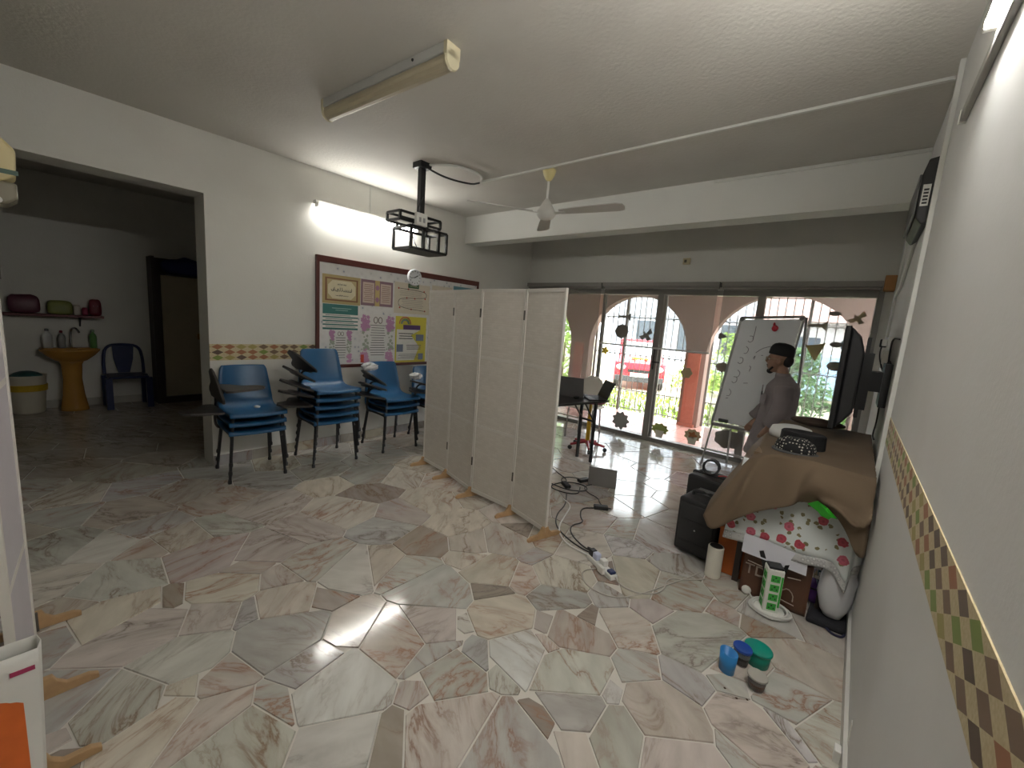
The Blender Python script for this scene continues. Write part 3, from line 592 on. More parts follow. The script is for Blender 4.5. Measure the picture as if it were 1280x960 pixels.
part(t, 'column', ('parch', (.55,.44,.38)), [(.025,.165,.03,H-.03),(W-.165,W-.025,.03,H-.03)], 1); part(t, 'spine', ('goldy', (.50,.38,.16)), [(W/2-.03,W/2+.03,0,H)], 1)
pprint(t, 'rosette', ('mauve2', (.33,.17,.26)), [[(W/2+a, zz+b) for a, b in ell(.025,.03,16,.15,8)] for zz in (H*.25,H*.72)], 2); o = part(t, 'text_lines', ('browntext', (.25,.16,.13)), lines(.035,.155,.045,H-.045,9)+lines(W-.155,W-.035,.045,H-.045,9,seed=3), 2); o['kind'] = 'stuff'
t, W, H = poster('beige sheet with winding line of red dots under the clock', 2.955, 3.49, 1.51, 1.88, ('beige', (.60,.54,.44)))
pth = chaikin([(.0015,.06,.30),(.0015,.44,.29),(.0015,.49,.25),(.0015,.46,.20),(.0015,.10,.19),(.0015,.05,.14),(.0015,.08,.07),(.0015,.46,.045)],2); obj('winding_line', MB().tube(pth, .003, 4), mat('print_ink', INK[1]), t)
pprint(t, 'dot', ('reddot', (.40,.05,.03)), [[(a+c, b+d) for c, d in ell(.011,.011,10)] for a, b in ((.06,.30),(.2,.298),(.44,.288),(.46,.2),(.3,.192),(.18,.191),(.08,.07),(.25,.057),(.46,.045))], 2)['kind'] = 'stuff'
part(t, 'text_lines', ('greytext', (.36,.33,.29)), lines(.07,.42,.21,.28,4)+lines(.10,.44,.07,.18,5,seed=2), 1)['kind'] = 'stuff'
t, W, H = poster('teal poster with white horizontal text bars on the board', 2.09, 2.49, 1.285, 1.555, ('teal', (.035,.16,.15)))
part(t, 'white_bar', WH, [(0,W,z,z+.026) for z in (.02,.06,.10,.14)], 1); part(t, 'title', ('tealtext', (.30,.45,.43)), [(.10,W-.08,.225,.232),(.14,W-.12,.205,.211)], 1); part(t, 'text_lines', ('tealdk', (.07,.15,.15)), [(.03,W-.03-.02*i,.03+.04*i,.036+.04*i) for i in range(4)], 2)['kind'] = 'stuff'
for y0, y1, z0, z1, lb, sd in ((2.16,2.42,.915,1.285,'small poster with purple floral border low on the board',3), (2.53,2.96,.91,1.477,'large poster with purple orchid border and central text',8)):
    t, W, H = poster(lb, y0, y1, z0, z1, ('palewhite', (.66,.65,.63)))
    for a, b in ((0,.24),(.76,1)):
        blobs(t, 'flower', ('orchid', (.44,.22,.38)), W*a+.01, W*b-.01, H*.68, H-.015, int(24*W/.43)+8, .012, .03*W/.43, 1, sd); blobs(t, 'flower', ('orchid2', (.52,.26,.42)), W*a+.01, W*b-.01, .015, H*.3, int(20*W/.43)+8, .012, .03*W/.43, 1, sd+1)
        blobs(t, 'foliage', ('greyleaf', (.33,.36,.29)), W*a+.01, W*b-.01, H*.28, H*.7, 22, .008, .022*W/.43, 2, sd+2)
    part(t, 'text_lines', INK, lines(W*.25,W*.75,H*.14,H*.80,13 if W > .3 else 9, .3, .22, sd), 3)['kind'] = 'stuff'
    mb = MB()
    for s in (-1,1): mb.tube([(.0015, W/2+s*.03*W/.43+.025*W/.43*math.cos(a*PI/8), H*.88+.035*W/.43*math.sin(a*PI/8)) for a in range(16)], .004*W/.43, 4, closed=True)
    obj('ring_motif', mb, mat('print_dkbrown', (.06,.035,.02), .5), t)
    if W > .3: obj('corner_tab', flat(MB(), 0, .04, .01, .10, 4), mat('print_redtab', (.50,.05,.02), .5), t)
t, W, H = poster('yellow and white notice with rainbow and purple title bar', 2.985, 3.45, .90, 1.475, ('yellow', (.60,.52,.05)))
pprint(t, 'white_field', WH, [[(.02,.03),(W*.62,.03),(W*.78,H*.35),(W*.5,H*.6),(W*.8,H*.72),(.02,H*.72)]], 1); part(t, 'title_bar', ('purplebar', (.10,.04,.16)), [(W*.24,W*.80,H*.72,H*.82)], 2)
for r, c in ((.085,('rb1',(.45,.10,.08))),(.072,('rb2',(.50,.36,.08))),(.059,('rb3',(.12,.30,.12))),(.046,('rb4',(.15,.16,.36)))): obj('rainbow', MB().tube([(.0012,.14+r*math.cos(a*PI/12),H*.84+r*math.sin(a*PI/12)) for a in range(13)], .006, 4), mat('print_'+c[0], c[1]), t)
part(t, 'text_lines', INK, lines(.04,W*.58,H*.50,H*.66,3,.3,.35)+lines(W*.30,W*.9,H*.28,H*.40,3,.3,.35,2)+lines(.04,W*.8,.05,H*.20,4,.4,.25,3), 3)['kind'] = 'stuff'
for q in ((W*.66,W*.92,H*.48,H*.62),(W*.05,W*.25,H*.24,H*.40),(W*.76,W*.92,H*.06,H*.20)): part(t, 'photo', ('photo1', (.14,.17,.24)), [q], 3)
t, W, H = poster('beige paper sheet at the far end of the board', 3.52, 3.87, 1.50, 1.90, ('beige', (.60,.54,.44))); part(t, 'text_lines', ('greytext', (.36,.33,.29)), lines(.04,W-.04,.03,H-.04,8), 1)['kind'] = 'stuff'
t, W, H = poster('teal blue sheet at the end of the noticeboard', 3.89, 4.29, 1.55, 1.93, ('tealblue', (.12,.25,.30))); part(t, 'text_lines', WH, lines(.05,W-.05,.03,H-.05,6), 1)['kind'] = 'stuff'
t = thing('wall_clock', 'round white wall clock hung on the noticeboard frame', 'clock', (XL+.033, 3.218, 1.957))
Mc = Matrix.Rotation(PI/2,4,'Y')
obj('case', MB().lathe([(.098,0),(.10,.01),(.10,.03),(.092,.035),(.09,.026)], 32, M=Mc), mat('clock_rim', (.68,.69,.72), .3), t, smooth=False); obj('dial', MB().lathe([(.089,.0262),(.089,.027)], 32, M=Mc), mat('clock_dial', (.66,.68,.69), .5), t)
for k in range(12): a = k*PI/6; obj('hour_mark', MB().box(.0272,.0285,-.004,.004,.066,.08, Matrix.Rotation(a,4,'X')), M_BLACK, t)
for a, l, wd in ((R(-60), .05, .005), (R(100), .068, .0035)): obj('hand', MB().box(.029,.0305,-wd,wd,-.01,l, Matrix.Rotation(a,4,'X')), M_BLACK, t)
t = thing('green_tag', 'small dark green plaque below the wall clock', 'sign', (PX+.002, 3.15, 1.825)); obj('plate', MB().box(0,.004,0,.16,0,.05), mat('dark_green', (.05,.12,.06), .5), t); script(t, .02, .14, .025, .012, 8, 7, 'lettering', .0015, 9, M_CREAM)

# ------------------------------------------------------------------ stacked blue chairs with writing tablets
M_BLUE = mat('blue_shell', (.012,.085,.20), .38, var=.06, scale=3); M_TAB = mat('dark_tablet', (.035,.03,.027), .4, var=.25, scale=10)
def chair_parts():
    prof = [(.245,.405),(.25,.42),(.235,.432),(.17,.428),(.06,.418),(-.06,.414),(-.13,.425),(-.175,.46),(-.20,.52),(-.225,.60),(-.245,.70),(-.262,.775),(-.27,.79)]
    prof = [(p.x, p.z) for p in chaikin([(a,0,b) for a,b in prof], 1)]
    def fn(u, v):
        i = v*(len(prof)-1); k = min(int(i), len(prof)-2); f = i-k; x = prof[k][0]*(1-f)+prof[k+1][0]*f; z = prof[k][1]*(1-f)+prof[k+1][1]*f
        s = u*2-1; w_ = .215 if z < .5 else .215-.035*(z-.5)/.3
        if z > .74: w_ *= math.sqrt(max(.0, 1-((z-.74)/.062)**2))*.22+.78
        back = min(1, max(0, (z-.43)/.15)); return (x + .035*s*s*back*(-1 if False else 1), s*w_, z + .018*s*s*(1-back) - (.012*s*s*(v < .12)))
    seat = MB().grid(fn, 12, 40)
    legs = []
    for sy in (-1, 1):
        legs.append(MB().tube([(.20,sy*.185,.40),(.222,sy*.213,0)], .0115, 8)); legs.append(MB().tube([(-.16,sy*.185,.40),(-.225,sy*.213,0)], .0115, 8))
    rails = [MB().tube(chaikin([(.22,sy*.19,.36),(.20,sy*.188,.395),(.15,sy*.186,.403),(-.12,sy*.186,.403),(-.17,sy*.188,.39)],1), .0115, 8) for sy in (-1,1)] + [MB().tube([(x,-.186,.40),(x,.186,.40)], .0115, 8) for x in (.14,-.10)]
    return seat, legs, rails
_seat, _legs, _rails = chair_parts()
ME_SEAT = _seat.mesh('seat'); ME_SEAT.materials.append(M_BLUE)
for p in ME_SEAT.polygons: p.use_smooth = True
ME_LEGS = [l.mesh('leg') for l in _legs]; ME_RAILS = [l.mesh('seat_rail') for l in _rails]
for me in ME_LEGS+ME_RAILS: me.materials.append(M_BLKM)
ME_FOOT = MB().lathe([(.015,0),(.016,.02),(.012,.035)], 8).mesh('foot'); ME_FOOT.materials.append(M_BLACK)
def link(name, me, par, loc=(0,0,0)):
    o = bpy.data.objects.new(name, me); C.objects.link(o); o.parent = par; o.location = loc; return o
def tablet_chair(loc, rz, ang, lb, pitch=0, grp='stacked blue tablet chairs along the noticeboard wall'):
    t = thing('tablet_chair', lb, 'chair', loc, rz, grp)
    s = link('seat', ME_SEAT, t); md = s.modifiers.new('s','SOLIDIFY'); md.thickness = .009
    for me in ME_LEGS: link('leg', me, t)
    for me in ME_RAILS: link('seat_rail', me, t)
    for x, sy in ((.222,-1),(-.225,-1),(.222,1),(-.225,1)): link('foot', ME_FOOT, t, (x, sy*.213, 0))
    obj('tablet_post', MB().tube(chaikin([(-.10,-.19,.40),(-.10,-.24,.43),(-.06,-.25,.55),(.02,-.25,.615),(.20,-.25,.62)],2), .0105, 8), M_BLKM, t)
    Mx = Matrix.Translation((.06,-.25,.628)) @ Matrix.Rotation(R(ang),4,'X') @ Matrix.Rotation(R(pitch),4,'Y')
    outline = [(-.16,0),(.26,0),(.29,.04),(.29,.22),(.26,.27),(.20,.29),(.12,.26),(.04,.16),(-.10,.10),(-.16,.06)]
    obj('writing_tablet', MB().prism(outline, 0, .018, 'z', Mx), M_TAB, t, bevel=.004)
    return t
def stack(cx, cy, rz, angs, desc, dz=.075):
    n = len(angs)
    for k, (a, p) in enumerate(angs):
        w_ = 'only' if n == 1 else 'bottom' if k == 0 else 'top' if k == n-1 else ['second','third','fourth'][k-1]
        tablet_chair((cx+.006*k, cy+.004*k, dz*k), rz, a, f'{w_} blue chair counted upward in the {desc}', p)
stack(-4.05, 1.30, R(-4), [(176,2),(104,0),(4,-2)], 'three-chair stack beside the kitchen opening')
stack(-4.005, 1.965, R(-3), [(174,0),(166,2),(158,-3),(150,0),(138,4)], 'tallest five-chair stack')
stack(-3.99, 2.70, R(-2), [(168,0),(160,3),(146,-3)], 'stack of three nearest the screen topped with plastic')
stack(-3.99, 3.34, R(-2), [(172,0),(164,0)], 'pair half hidden behind the folding screen')
M_FOIL = mat('clear_wrap', (.72,.72,.72), .25, var=.2, scale=40, alpha=.7)
def crumple(name, lb, loc, r, seed):
    mb = MB().ball((0,0,0), (r, r*1.1, r*.55), 16, 10); mb.v = [tuple(Vector(v)*(1+.35*mnoise.noise(Vector(v)*40+Vector((seed,0,0))))) for v in mb.v]
    t = obj(name, mb, M_FOIL); t.location = loc; return tag(t, lb, 'plastic wrap')
crumple('plastic_wrap', 'crumpled clear plastic on the tablet of the three-chair stack', (-3.88, 2.36, .935), .075, 1)
crumple('plastic_wrap', 'crumpled clear plastic on the tablet behind the screen', (-3.9, 2.97, .80), .07, 2)
tag(obj('paper_scrap', MB().ball((-4.0,1.34,.60),(.03,.025,.012),10,6), M_WHITE), 'white paper scrap on the seat beside the kitchen opening', 'paper')

# ------------------------------------------------------------------ folding screens
def weave():
    m, nt, b, out, N, L = nodes('woven_panel'); tc = N('ShaderNodeTexCoord')
    ck = N('ShaderNodeTexBrick'); ck.inputs['Scale'].default_value = 1; ck.inputs['Brick Width'].default_value = .05; ck.inputs['Row Height'].default_value = .02; ck.inputs['Mortar Size'].default_value = .0016; ck.inputs['Mortar Smooth'].default_value = 1
    mp = N('ShaderNodeMapping'); mp.inputs['Rotation'].default_value = (PI/2,0,0); L(tc.outputs['Object'], mp.inputs[0]); L(mp.outputs[0], ck.inputs['Vector'])
    ck.inputs['Color1'].default_value = (.66,.62,.56,1); ck.inputs['Color2'].default_value = (.61,.57,.51,1); ck.inputs['Mortar'].default_value = (.52,.48,.43,1)
    L(ck.outputs['Color'], b.inputs['Base Color']); b.inputs['Roughness'].default_value = .5; b.inputs['Sheen Weight'].default_value = .1
    bp = N('ShaderNodeBump'); bp.inputs['Strength'].default_value = .35; bp.inputs['Distance'].default_value = .003; bp.invert = True; L(ck.outputs['Fac'], bp.inputs['Height']); L(bp.outputs['Normal'], b.inputs['Normal']); return m
M_WEAVE = weave(); M_SFRAME = mat('screen_frame', (.66,.63,.58), .5)
def foot_prof(): return [(-.145,0),(.145,0),(.145,.018),(.12,.032),(.06,.036),(.035,.06),(.025,.085),(-.025,.085),(-.035,.06),(-.06,.036),(-.12,.032),(-.145,.018)]
def screen(name, lb, pts, z0, zt, feet, lean=0, mtw=M_WEAVE):
    t = thing(name, lb, 'folding screen', (*pts[0], 0)); o0 = Vector((*pts[0], 0))
    for i in range(len(pts)-1):
        a, b = Vector((*pts[i],0))-o0, Vector((*pts[i+1],0))-o0; d = b-a; L_ = d.length; e = bpy.data.objects.new('panel', None)
        Mx = Matrix.Translation(a) @ Matrix.Rotation(math.atan2(d.y,d.x),4,'Z') @ Matrix.Rotation(lean,4,'X')
        p = obj('panel', MB().box(.012,L_-.012,-.005,.005,z0+.03,zt-.022), mtw, t); p.matrix_local = Mx
        bpy.data.objects.remove(e)
        obj('frame', MB().box(.003,.018,-.010,.010,z0,zt).box(L_-.018,L_-.003,-.010,.010,z0,zt).box(.018,L_-.018,-.010,.010,zt-.025,zt).box(.018,L_-.018,-.010,.010,z0,z0+.03).box(.018,L_-.018,-.0065,.0065,.62,.64).box(.018,L_-.018,-.0065,.0065,1.19,1.21), M_SFRAME, p)
        if i:
            for z in (.28, 1.52): obj('hinge', MB().box(-.006,.006,-.016,.016,z,z+.07,Mx), mat('hinge_metal', (.10,.09,.08), .4, .5), t)
    for (x, y, rz) in feet:
        Mx = Matrix.Translation(Vector((x,y,0))-o0) @ Matrix.Rotation(rz,4,'Z'); obj('foot', MB().prism(foot_prof(), -.011, .011, 'y', Mx), M_WOOD, t, bevel=.003)
    return t
SP = [(-3.235,2.60), (-2.81,2.545), (-2.365,2.43), (-1.905,2.42), (-1.50,2.325)]
screen('folding_screen', 'white woven four-panel folding screen in the middle of the room', SP, .045, 1.745, [(x, y, R(73)) for x, y in [(-3.222,2.60)]+SP[1:4]+[(-1.514,2.325)]])
screen('folding_screen', 'pale folding screen standing beside the white paper bag', [(-1.72,-.068),(-2.11,-.03),(-2.62,-.068)], .045, 1.745, [(-1.73,-.05,R(90)),(-2.11,-.02,R(90)),(-2.61,-.03,R(90))], R(0), mat('lavender_panel', (.52,.49,.52), .6, bump=.3, bscale=90))
# paper bag in front of the near screen
t = thing('paper_bag', 'white paper shopping bag with orange print by the pale screen', 'bag', (-1.62, -.272, 0))
def bagf(u, v):
    P = [(.0,-.0),(.09,.0),(.09,.255),(.045,.262),(0,.255)]; n = len(P); i = u*n; k = int(i)%n; f = i-int(i); a, b = P[k], P[(k+1)%n]; tp = v
    x = a[0]+(b[0]-a[0])*f; y = a[1]+(b[1]-a[1])*f; return (x*(1-.25*tp)+.01*math.sin(9*y+6*v)*v, y-.02*(1-v)*(y > .2), .56*v)
bagmb = MB().grid(bagf, 20, 14); obj('bag_body', bagmb, mat('white_paper', (.66,.65,.61), .6, bump=.15, bscale=25), t, weld=.0005, solid=.002, smooth=True)
obj('orange_print', MB().grid(lambda u,v: ((.0925*(1-.25*(.5*v+.1))+.01*math.sin(9*(.01+.212*u)+6*(.5*v+.1))*(.5*v+.1)), .01+.212*u, .03+.42*v), 10, 10), mat('orange_ink', (.62,.13,.02), .5, var=.3, scale=12), t, solid=.001)
obj('red_mark', MB().box(.076,.0805,.205,.248,.505,.517), mat('crimson_ink', (.36,.03,.10), .5), t)

# ------------------------------------------------------------------ kitchen beyond the opening
M_OCHRE = mat('ochre_ceramic', (.46,.23,.045), .25, var=.08)
t = thing('pedestal_sink', 'ochre yellow pedestal wash basin against the kitchen wall', 'sink', (-7.55, .44, 0))
obj('pedestal', MB().lathe([(.13,0),(.125,.03),(.10,.2),(.085,.4),(.095,.58),(.12,.64)], 20, sx=.9), M_OCHRE, t, smooth=True)
obj('basin', MB().lathe([(.06,.60),(.14,.63),(.22,.70),(.265,.755),(.27,.775),(.255,.775),(.20,.72),(.08,.68),(.03,.675)], 28, sx=.8), M_OCHRE, t, smooth=True)
obj('deck', MB().box(-.225,-.08,-.26,.26,.735,.775), M_OCHRE, t, bevel=.015)
f = obj('tap', MB().tube(chaikin([(-.16,.02,.775),(-.16,.02,.98),(-.13,.04,1.03),(-.06,.07,1.03),(-.02,.09,.98)],3), .011, 8), mat('chrome', (.5,.5,.5), .2, .9), t, smooth=True); obj('tap_handle', MB().lathe([(.022,.775),(.022,.83),(.012,.86)], 12, c=(-.16,-.06,0)), mat('chrome', (.5,.5,.5)), t, smooth=True)
def bottle(name, lb, x, y, z, h, r, col, cap, group=None, sy=1):
    t = thing(name, lb, 'bottle', (x,y,z), group=group); obj('body', MB().lathe([(r*.9,0),(r,.02*h),(r,.62*h),(r*.8,.74*h),(r*.35,.82*h),(r*.35,.88*h)], 14, sy=sy), mat('bottle_'+col[0], col[1], .3), t, smooth=True)
    obj('cap', MB().lathe([(r*.42,.87*h),(r*.42,.98*h),(r*.2,h)], 10), mat('cap_'+cap[0], cap[1], .4), t)
bottle('soap_bottle', 'white bottle on the wash basin edge', -7.70, .26, .775, .24, .045, ('white', (.62,.62,.60)), ('grey', (.2,.2,.2)), 'bottles on the wash basin')
bottle('soap_bottle', 'clear bottle with dark red cap on the wash basin', -7.70, .38, .775, .22, .035, ('clear', (.30,.30,.28)), ('maroon', (.22,.02,.03)), 'bottles on the wash basin')
bottle('soap_bottle', 'green bottle on the wash basin corner', -7.68, .66, .775, .24, .045, ('green', (.14,.34,.10)), ('pale', (.3,.4,.3)), 'bottles on the wash basin', .8)
t = thing('wall_shelf', 'dark red wall shelf above the wash basin', 'shelf', (XBK, -.35, 1.165)); obj('board', MB().box(0,.20,-.25,1.12,0,.03), mat('maroon_board', (.12,.015,.02), .5), t, bevel=.003)
for y in (0,.9): obj('bracket', MB().prism([(0,0),(.15,0),(0,-.12)], y, y+.015, 'y'), M_BLKM, t)
def pouch(name, lb, y, w_, h, d, col, seed, cat='packet', lean=0):
    mb = MB().ball((0,0,0), 1, 20, 14); pw = lambda q, e: math.copysign(abs(q)**e, q); r2 = random.Random(seed); e1, e2 = r2.uniform(.35,.6), r2.uniform(.3,.5)
    mb.v = [(pw(a,e1)*d/2*(1-.35*max(0,c)), pw(b,e2)*w_/2*(1-.12*max(0,c)), (pw(c,e2)*(1+.10*mnoise.noise(Vector((a*2+seed,b*2,c*2))))+1)*h/2) for a, b, c in mb.v]; mb.v = [(a,b,max(0,c)) for a,b,c in mb.v]
    t = thing(name, lb, cat, (XBK+.105, y, 1.195), group='packets on the kitchen shelf'); obj('packet', mb, mat('pack_'+col[0], col[1], .45, var=.3, scale=18), t, smooth=True)
    obj('label_patch', MB().box(d*.40,d*.475,-w_*.22,w_*.22,h*.35,h*.62), mat('patch_'+col[0], tuple(min(1,c*.5+.25) for c in col[1]), .5), t, bevel=.003)
pouch('food_packet', 'purple and yellow packet at the near end of the shelf', .10, .26, .22, .14, ('plum', (.12,.03,.05)), 1)
pouch('food_packet', 'green plastic tub lying on the kitchen shelf', .39, .22, .17, .15, ('olive', (.20,.22,.05)), 3)
pouch('food_packet', 'small white packet on the kitchen shelf', .535, .07, .13, .10, ('white', (.45,.40,.35)), 4); pouch('food_packet', 'pinkish red packet beside the white one', .605, .06, .10, .12, ('crimson', (.28,.02,.06)), 5)
pouch('food_packet', 'dark red packet with white label at the shelf end', .70, .12, .21, .13, ('maroon', (.16,.01,.02)), 6)
t = thing('plastic_chair', 'dark blue moulded plastic chair beside the wash basin', 'chair', (-7.52, .945, 0), 0); M_NAVY = mat('navy_plastic', (.008,.018,.09), .35)
obj('seat', MB().box(-.20,.20,-.2,.2,.40,.43), M_NAVY, t, bevel=.012)
for x in (-.18,.18):
    for y in (-1,1): obj('leg', MB().prism([(x-.03,0),(x+.03,0),(x*.9+.035,.41),(x*.9-.035,.41)], y*.2-.034, y*.2+.034, 'y'), M_NAVY, t, bevel=.006)
obj('back_rim', MB().tube(chaikin([(-.18,-.2,.42),(-.21,-.2,.62),(-.23,-.17,.80),(-.235,0,.82),(-.23,.17,.80),(-.21,.2,.62),(-.18,.2,.42)],2), .018, 8), M_NAVY, t, smooth=True)
obj('back_splat', MB().prism([(-.06,.43),(.06,.43),(.10,.62),(.11,.80),(-.11,.80),(-.10,.62)], -.226, -.206, 'x'), M_NAVY, t, bevel=.004)
t = thing('laundry_bin', 'white bin with yellow band and dark green liner', 'bin', (-7.6, .06, 0)); obj('tub', MB().lathe([(.125,0),(.135,.02),(.165,.44),(.17,.46),(.155,.455),(.12,.05)], 24), mat('bin_white', (.62,.58,.48), .4), t, smooth=True)
obj('band', MB().lathe([(.151,.27),(.166,.275),(.170,.345),(.156,.35)], 24), mat('bin_yellow', (.55,.36,.02), .4), t); obj('liner', MB().ball((0,.0,.43), (.14,.14,.08), 16, 8), mat('liner_green', (.02,.09,.09), .5), t, smooth=True)
t = thing('wardrobe', 'tall dark wood wardrobe with cream door panels in the kitchen', 'wardrobe', (-7.62, 1.25, 0))
obj('carcass', MB().box(-.15,.14,0,.035,0,2.04).box(-.15,.14,1.015,1.05,0,2.04).box(-.15,.14,.035,1.015,1.80,1.82).box(-.15,.14,.035,1.015,0,.09).box(-.15,-.13,.035,1.015,.09,2.04).box(.05,.14,.035,.09,.09,1.80), M_DKWOOD, t)
for y0, y1 in ((.10,.545),(.56,1.005)):
    d = obj('door', MB().box(.10,.125,y0,y1,.10,1.795), mat('cream_door', (.42,.37,.27), .5), t, bevel=.003); obj('handle', MB().box(.126,.145,(y1-.06 if y0 < .3 else y0+.03),(y1-.03 if y0 < .3 else y0+.06),.92,1.0), mat('brass', (.35,.22,.06), .35, .7), d)
bn = MB().ball((0,0,.10), (.12,.34,.14), 18, 12); bn.v = [tuple(Vector(v)*(1+.2*mnoise.noise(Vector(v)*9))) for v in bn.v]
t = thing('blue_bundle', 'dark blue cloth bundle in the open top of the wardrobe', 'bag', (-7.61, 1.72, 1.822)); bn.v = [(a,b,max(0,c)) for a,b,c in bn.v]; obj('cloth', bn, mat('navy_cloth', (.012,.022,.12), .8, bump=.3), t, smooth=True); obj('knot', MB().ball((.06,.02,.2),(.04,.05,.03),10,6), mat('navy_cloth', (.01,.015,.06)), t, smooth=True)
# dispenser on the pier by the camera
t = thing('wall_dispenser', 'cream wall dispenser with smoky clear lower cup and button', 'dispenser', (-3.1, -.11, 1.86))
obj('housing', MB().prism([(0,.10),(.13,.10),(.165,.13),(.17,.24),(.13,.285),(0,.30)], -.09, .09, 'x'), mat('dispenser_cream', (.58,.49,.26), .35), t, bevel=.012, seg=3)
obj('clear_cup', MB().prism([(0,0),(.13,.0),(.165,.03),(.165,.099),(0,.099)], -.08, .08, 'x'), mat('smoky_cup', (.20,.18,.13), .3), t, bevel=.01); obj('button', MB().ball((.09,.10,.015),(.012,.02,.016),10,6), M_WHITE, t, smooth=True); obj('latch', MB().box(.082,.093,.10,.172,.13,.15), mat('green_latch', (.05,.10,.07), .4), t)

# ------------------------------------------------------------------ desk, laptops, stool behind the screen
DR = R(-14); t = thing('folding_desk', 'black folding desk behind the woven screen', 'table', (-2.235, 4.13, 0), DR); M_DTOP = mat('desk_top', (.03,.028,.028), .35)
obj('desk_top', MB().box(-.22,.22,-1.1,.06,.705,.73), M_DTOP, t, bevel=.004)
for y in (-.02, -1.0):
    for x in (-.10,.11): obj('leg', MB().box(x-.013,x+.013,y-.013,y+.013,0,.705), M_BLKM, t)
    obj('stretcher', MB().box(-.10,.11,y-.008,y+.008,.46,.48), M_BLKM, t); obj('brace', MB().tube([(-.09,y,.69),(.10,y,.47)], .009, 6), M_BLKM, t); obj('brace', MB().tube([(-.08,y,.47),(0,y-.25 if y > -.5 else y+.25,.70)], .009, 6), M_BLKM, t)
M_SCR = mat('screen_glass', (.006,.006,.007), .15); M_GREY = mat('laptop_grey', (.16,.155,.155), .4, .3)
def laptop(lb, loc, rz, open_deg, mt, w_=.32, d_=.22, grp='laptops about the desk'):
    t = thing('laptop', lb, 'laptop', loc, rz, grp); obj('base', MB().box(-w_/2,w_/2,-d_/2,d_/2,0,.014), mt, t, bevel=.004)
    kb = MB()
    for i in range(5):
        for j in range(12): kb.box(-w_*.44+j*w_*.074,-w_*.44+j*w_*.074+w_*.06,-.015+i*.021,-.015+i*.021+.016,.0142,.0152)
    obj('keys', kb, M_BLACK, t)['kind'] = 'stuff'; obj('touchpad', MB().box(-.05,.05,-d_/2+.015,-.03,.0141,.0148), M_GREY, t)
    Mx = Matrix.Translation((0,d_/2,.012)) @ Matrix.Rotation(R(180-open_deg),4,'X')
    ld = obj('lid', MB().box(-w_/2,w_/2,-.0+.0,d_,-.004,.004, Mx), mt, t, bevel=.003)
    obj('screen', MB().box(-w_/2+.012,w_/2-.012,.012,d_-.014,.0041,.0062, Mx), M_SCR, ld); return t
laptop('grey laptop with its lid back towards the screen on the desk', (-2.42, 4.02, .73), R(198), 105, M_GREY)
laptop('black laptop open at the end of the desk', (-2.165, 4.07, .73), R(-42), 112, M_BLACK, .30, .20)
laptop('grey laptop standing open on the marble floor', (-1.727, 3.604, 0), R(203), 100, mat('laptop_grey2', (.26,.25,.245), .45, .2), .262, .19)
t = thing('computer_mouse', 'small black mouse between the laptops on the desk', 'mouse', (-2.27, 3.88, .73)); obj('shell', MB().ball((0,0,.012),(.03,.05,.018),12,8), M_BLACK, t, smooth=True); obj('wheel', MB().ball((0,.025,.03),(.004,.008,.004),8,6), M_GREY, t)
t = thing('swivel_stool', 'swivel stool with yellow post, red star base and pink seat', 'stool', (-2.42, 4.50, 0)); M_RED = mat('red_plastic', (.34,.02,.03), .4)
obj('post', MB().lathe([(.026,.07),(.026,.40),(.018,.41),(.018,.60)], 14), mat('yellow_post', (.62,.36,.02), .4), t, smooth=False)
for k in range(5):
    a = 2*PI*k/5+.3; p = Vector((math.cos(a), math.sin(a), 0)); ar = obj('base_arm', MB().tube([p*.02+Vector((0,0,.10)), p*.22+Vector((0,0,.065))], [.022,.014], 8), M_RED, t); obj('caster', MB().lathe([(.012,-.014),(.026,-.01),(.026,.01),(.012,.014)], 10, M=Matrix.Translation(p*.225+Vector((0,0,.027)))@Matrix.Rotation(a+PI/2,4,'Z')@Matrix.Rotation(PI/2,4,'Y')), M_BLACK, ar)
obj('seat_cushion', MB().lathe([(.10,.59),(.17,.60),(.19,.635),(.17,.665),(.05,.675)], 24), mat('pink_seat', (.36,.10,.14), .6, var=.4, scale=25), t, smooth=True)
t = thing('white_chair', 'white rounded chair back behind the laptops', 'chair', (-2.75, 4.95, 0)); 
obj('backrest', MB().grid(lambda u,v: ((u-.5)*.36*(1-.5*max(0,v-.6)**1.0), .19+.03*(2*u-1)**2*-1, .44+.40*v-.10*max(0,abs(2*u-1)-.4)*v), 12, 10), mat('white_shell', (.66,.63,.57), .4), t, smooth=True, solid=.012); obj('seat', MB().box(-.2,.2,-.2,.2,.42,.45), mat('white_shell', (.66,.63,.57)), t, bevel=.012)
for x in (-.17,.17):
    for y in (-.17,.17): obj('leg', MB().tube([(x*.9,y*.9,.42),(x,y,0)], .012, 8), mat('chrome', (.5,.5,.5)), t)
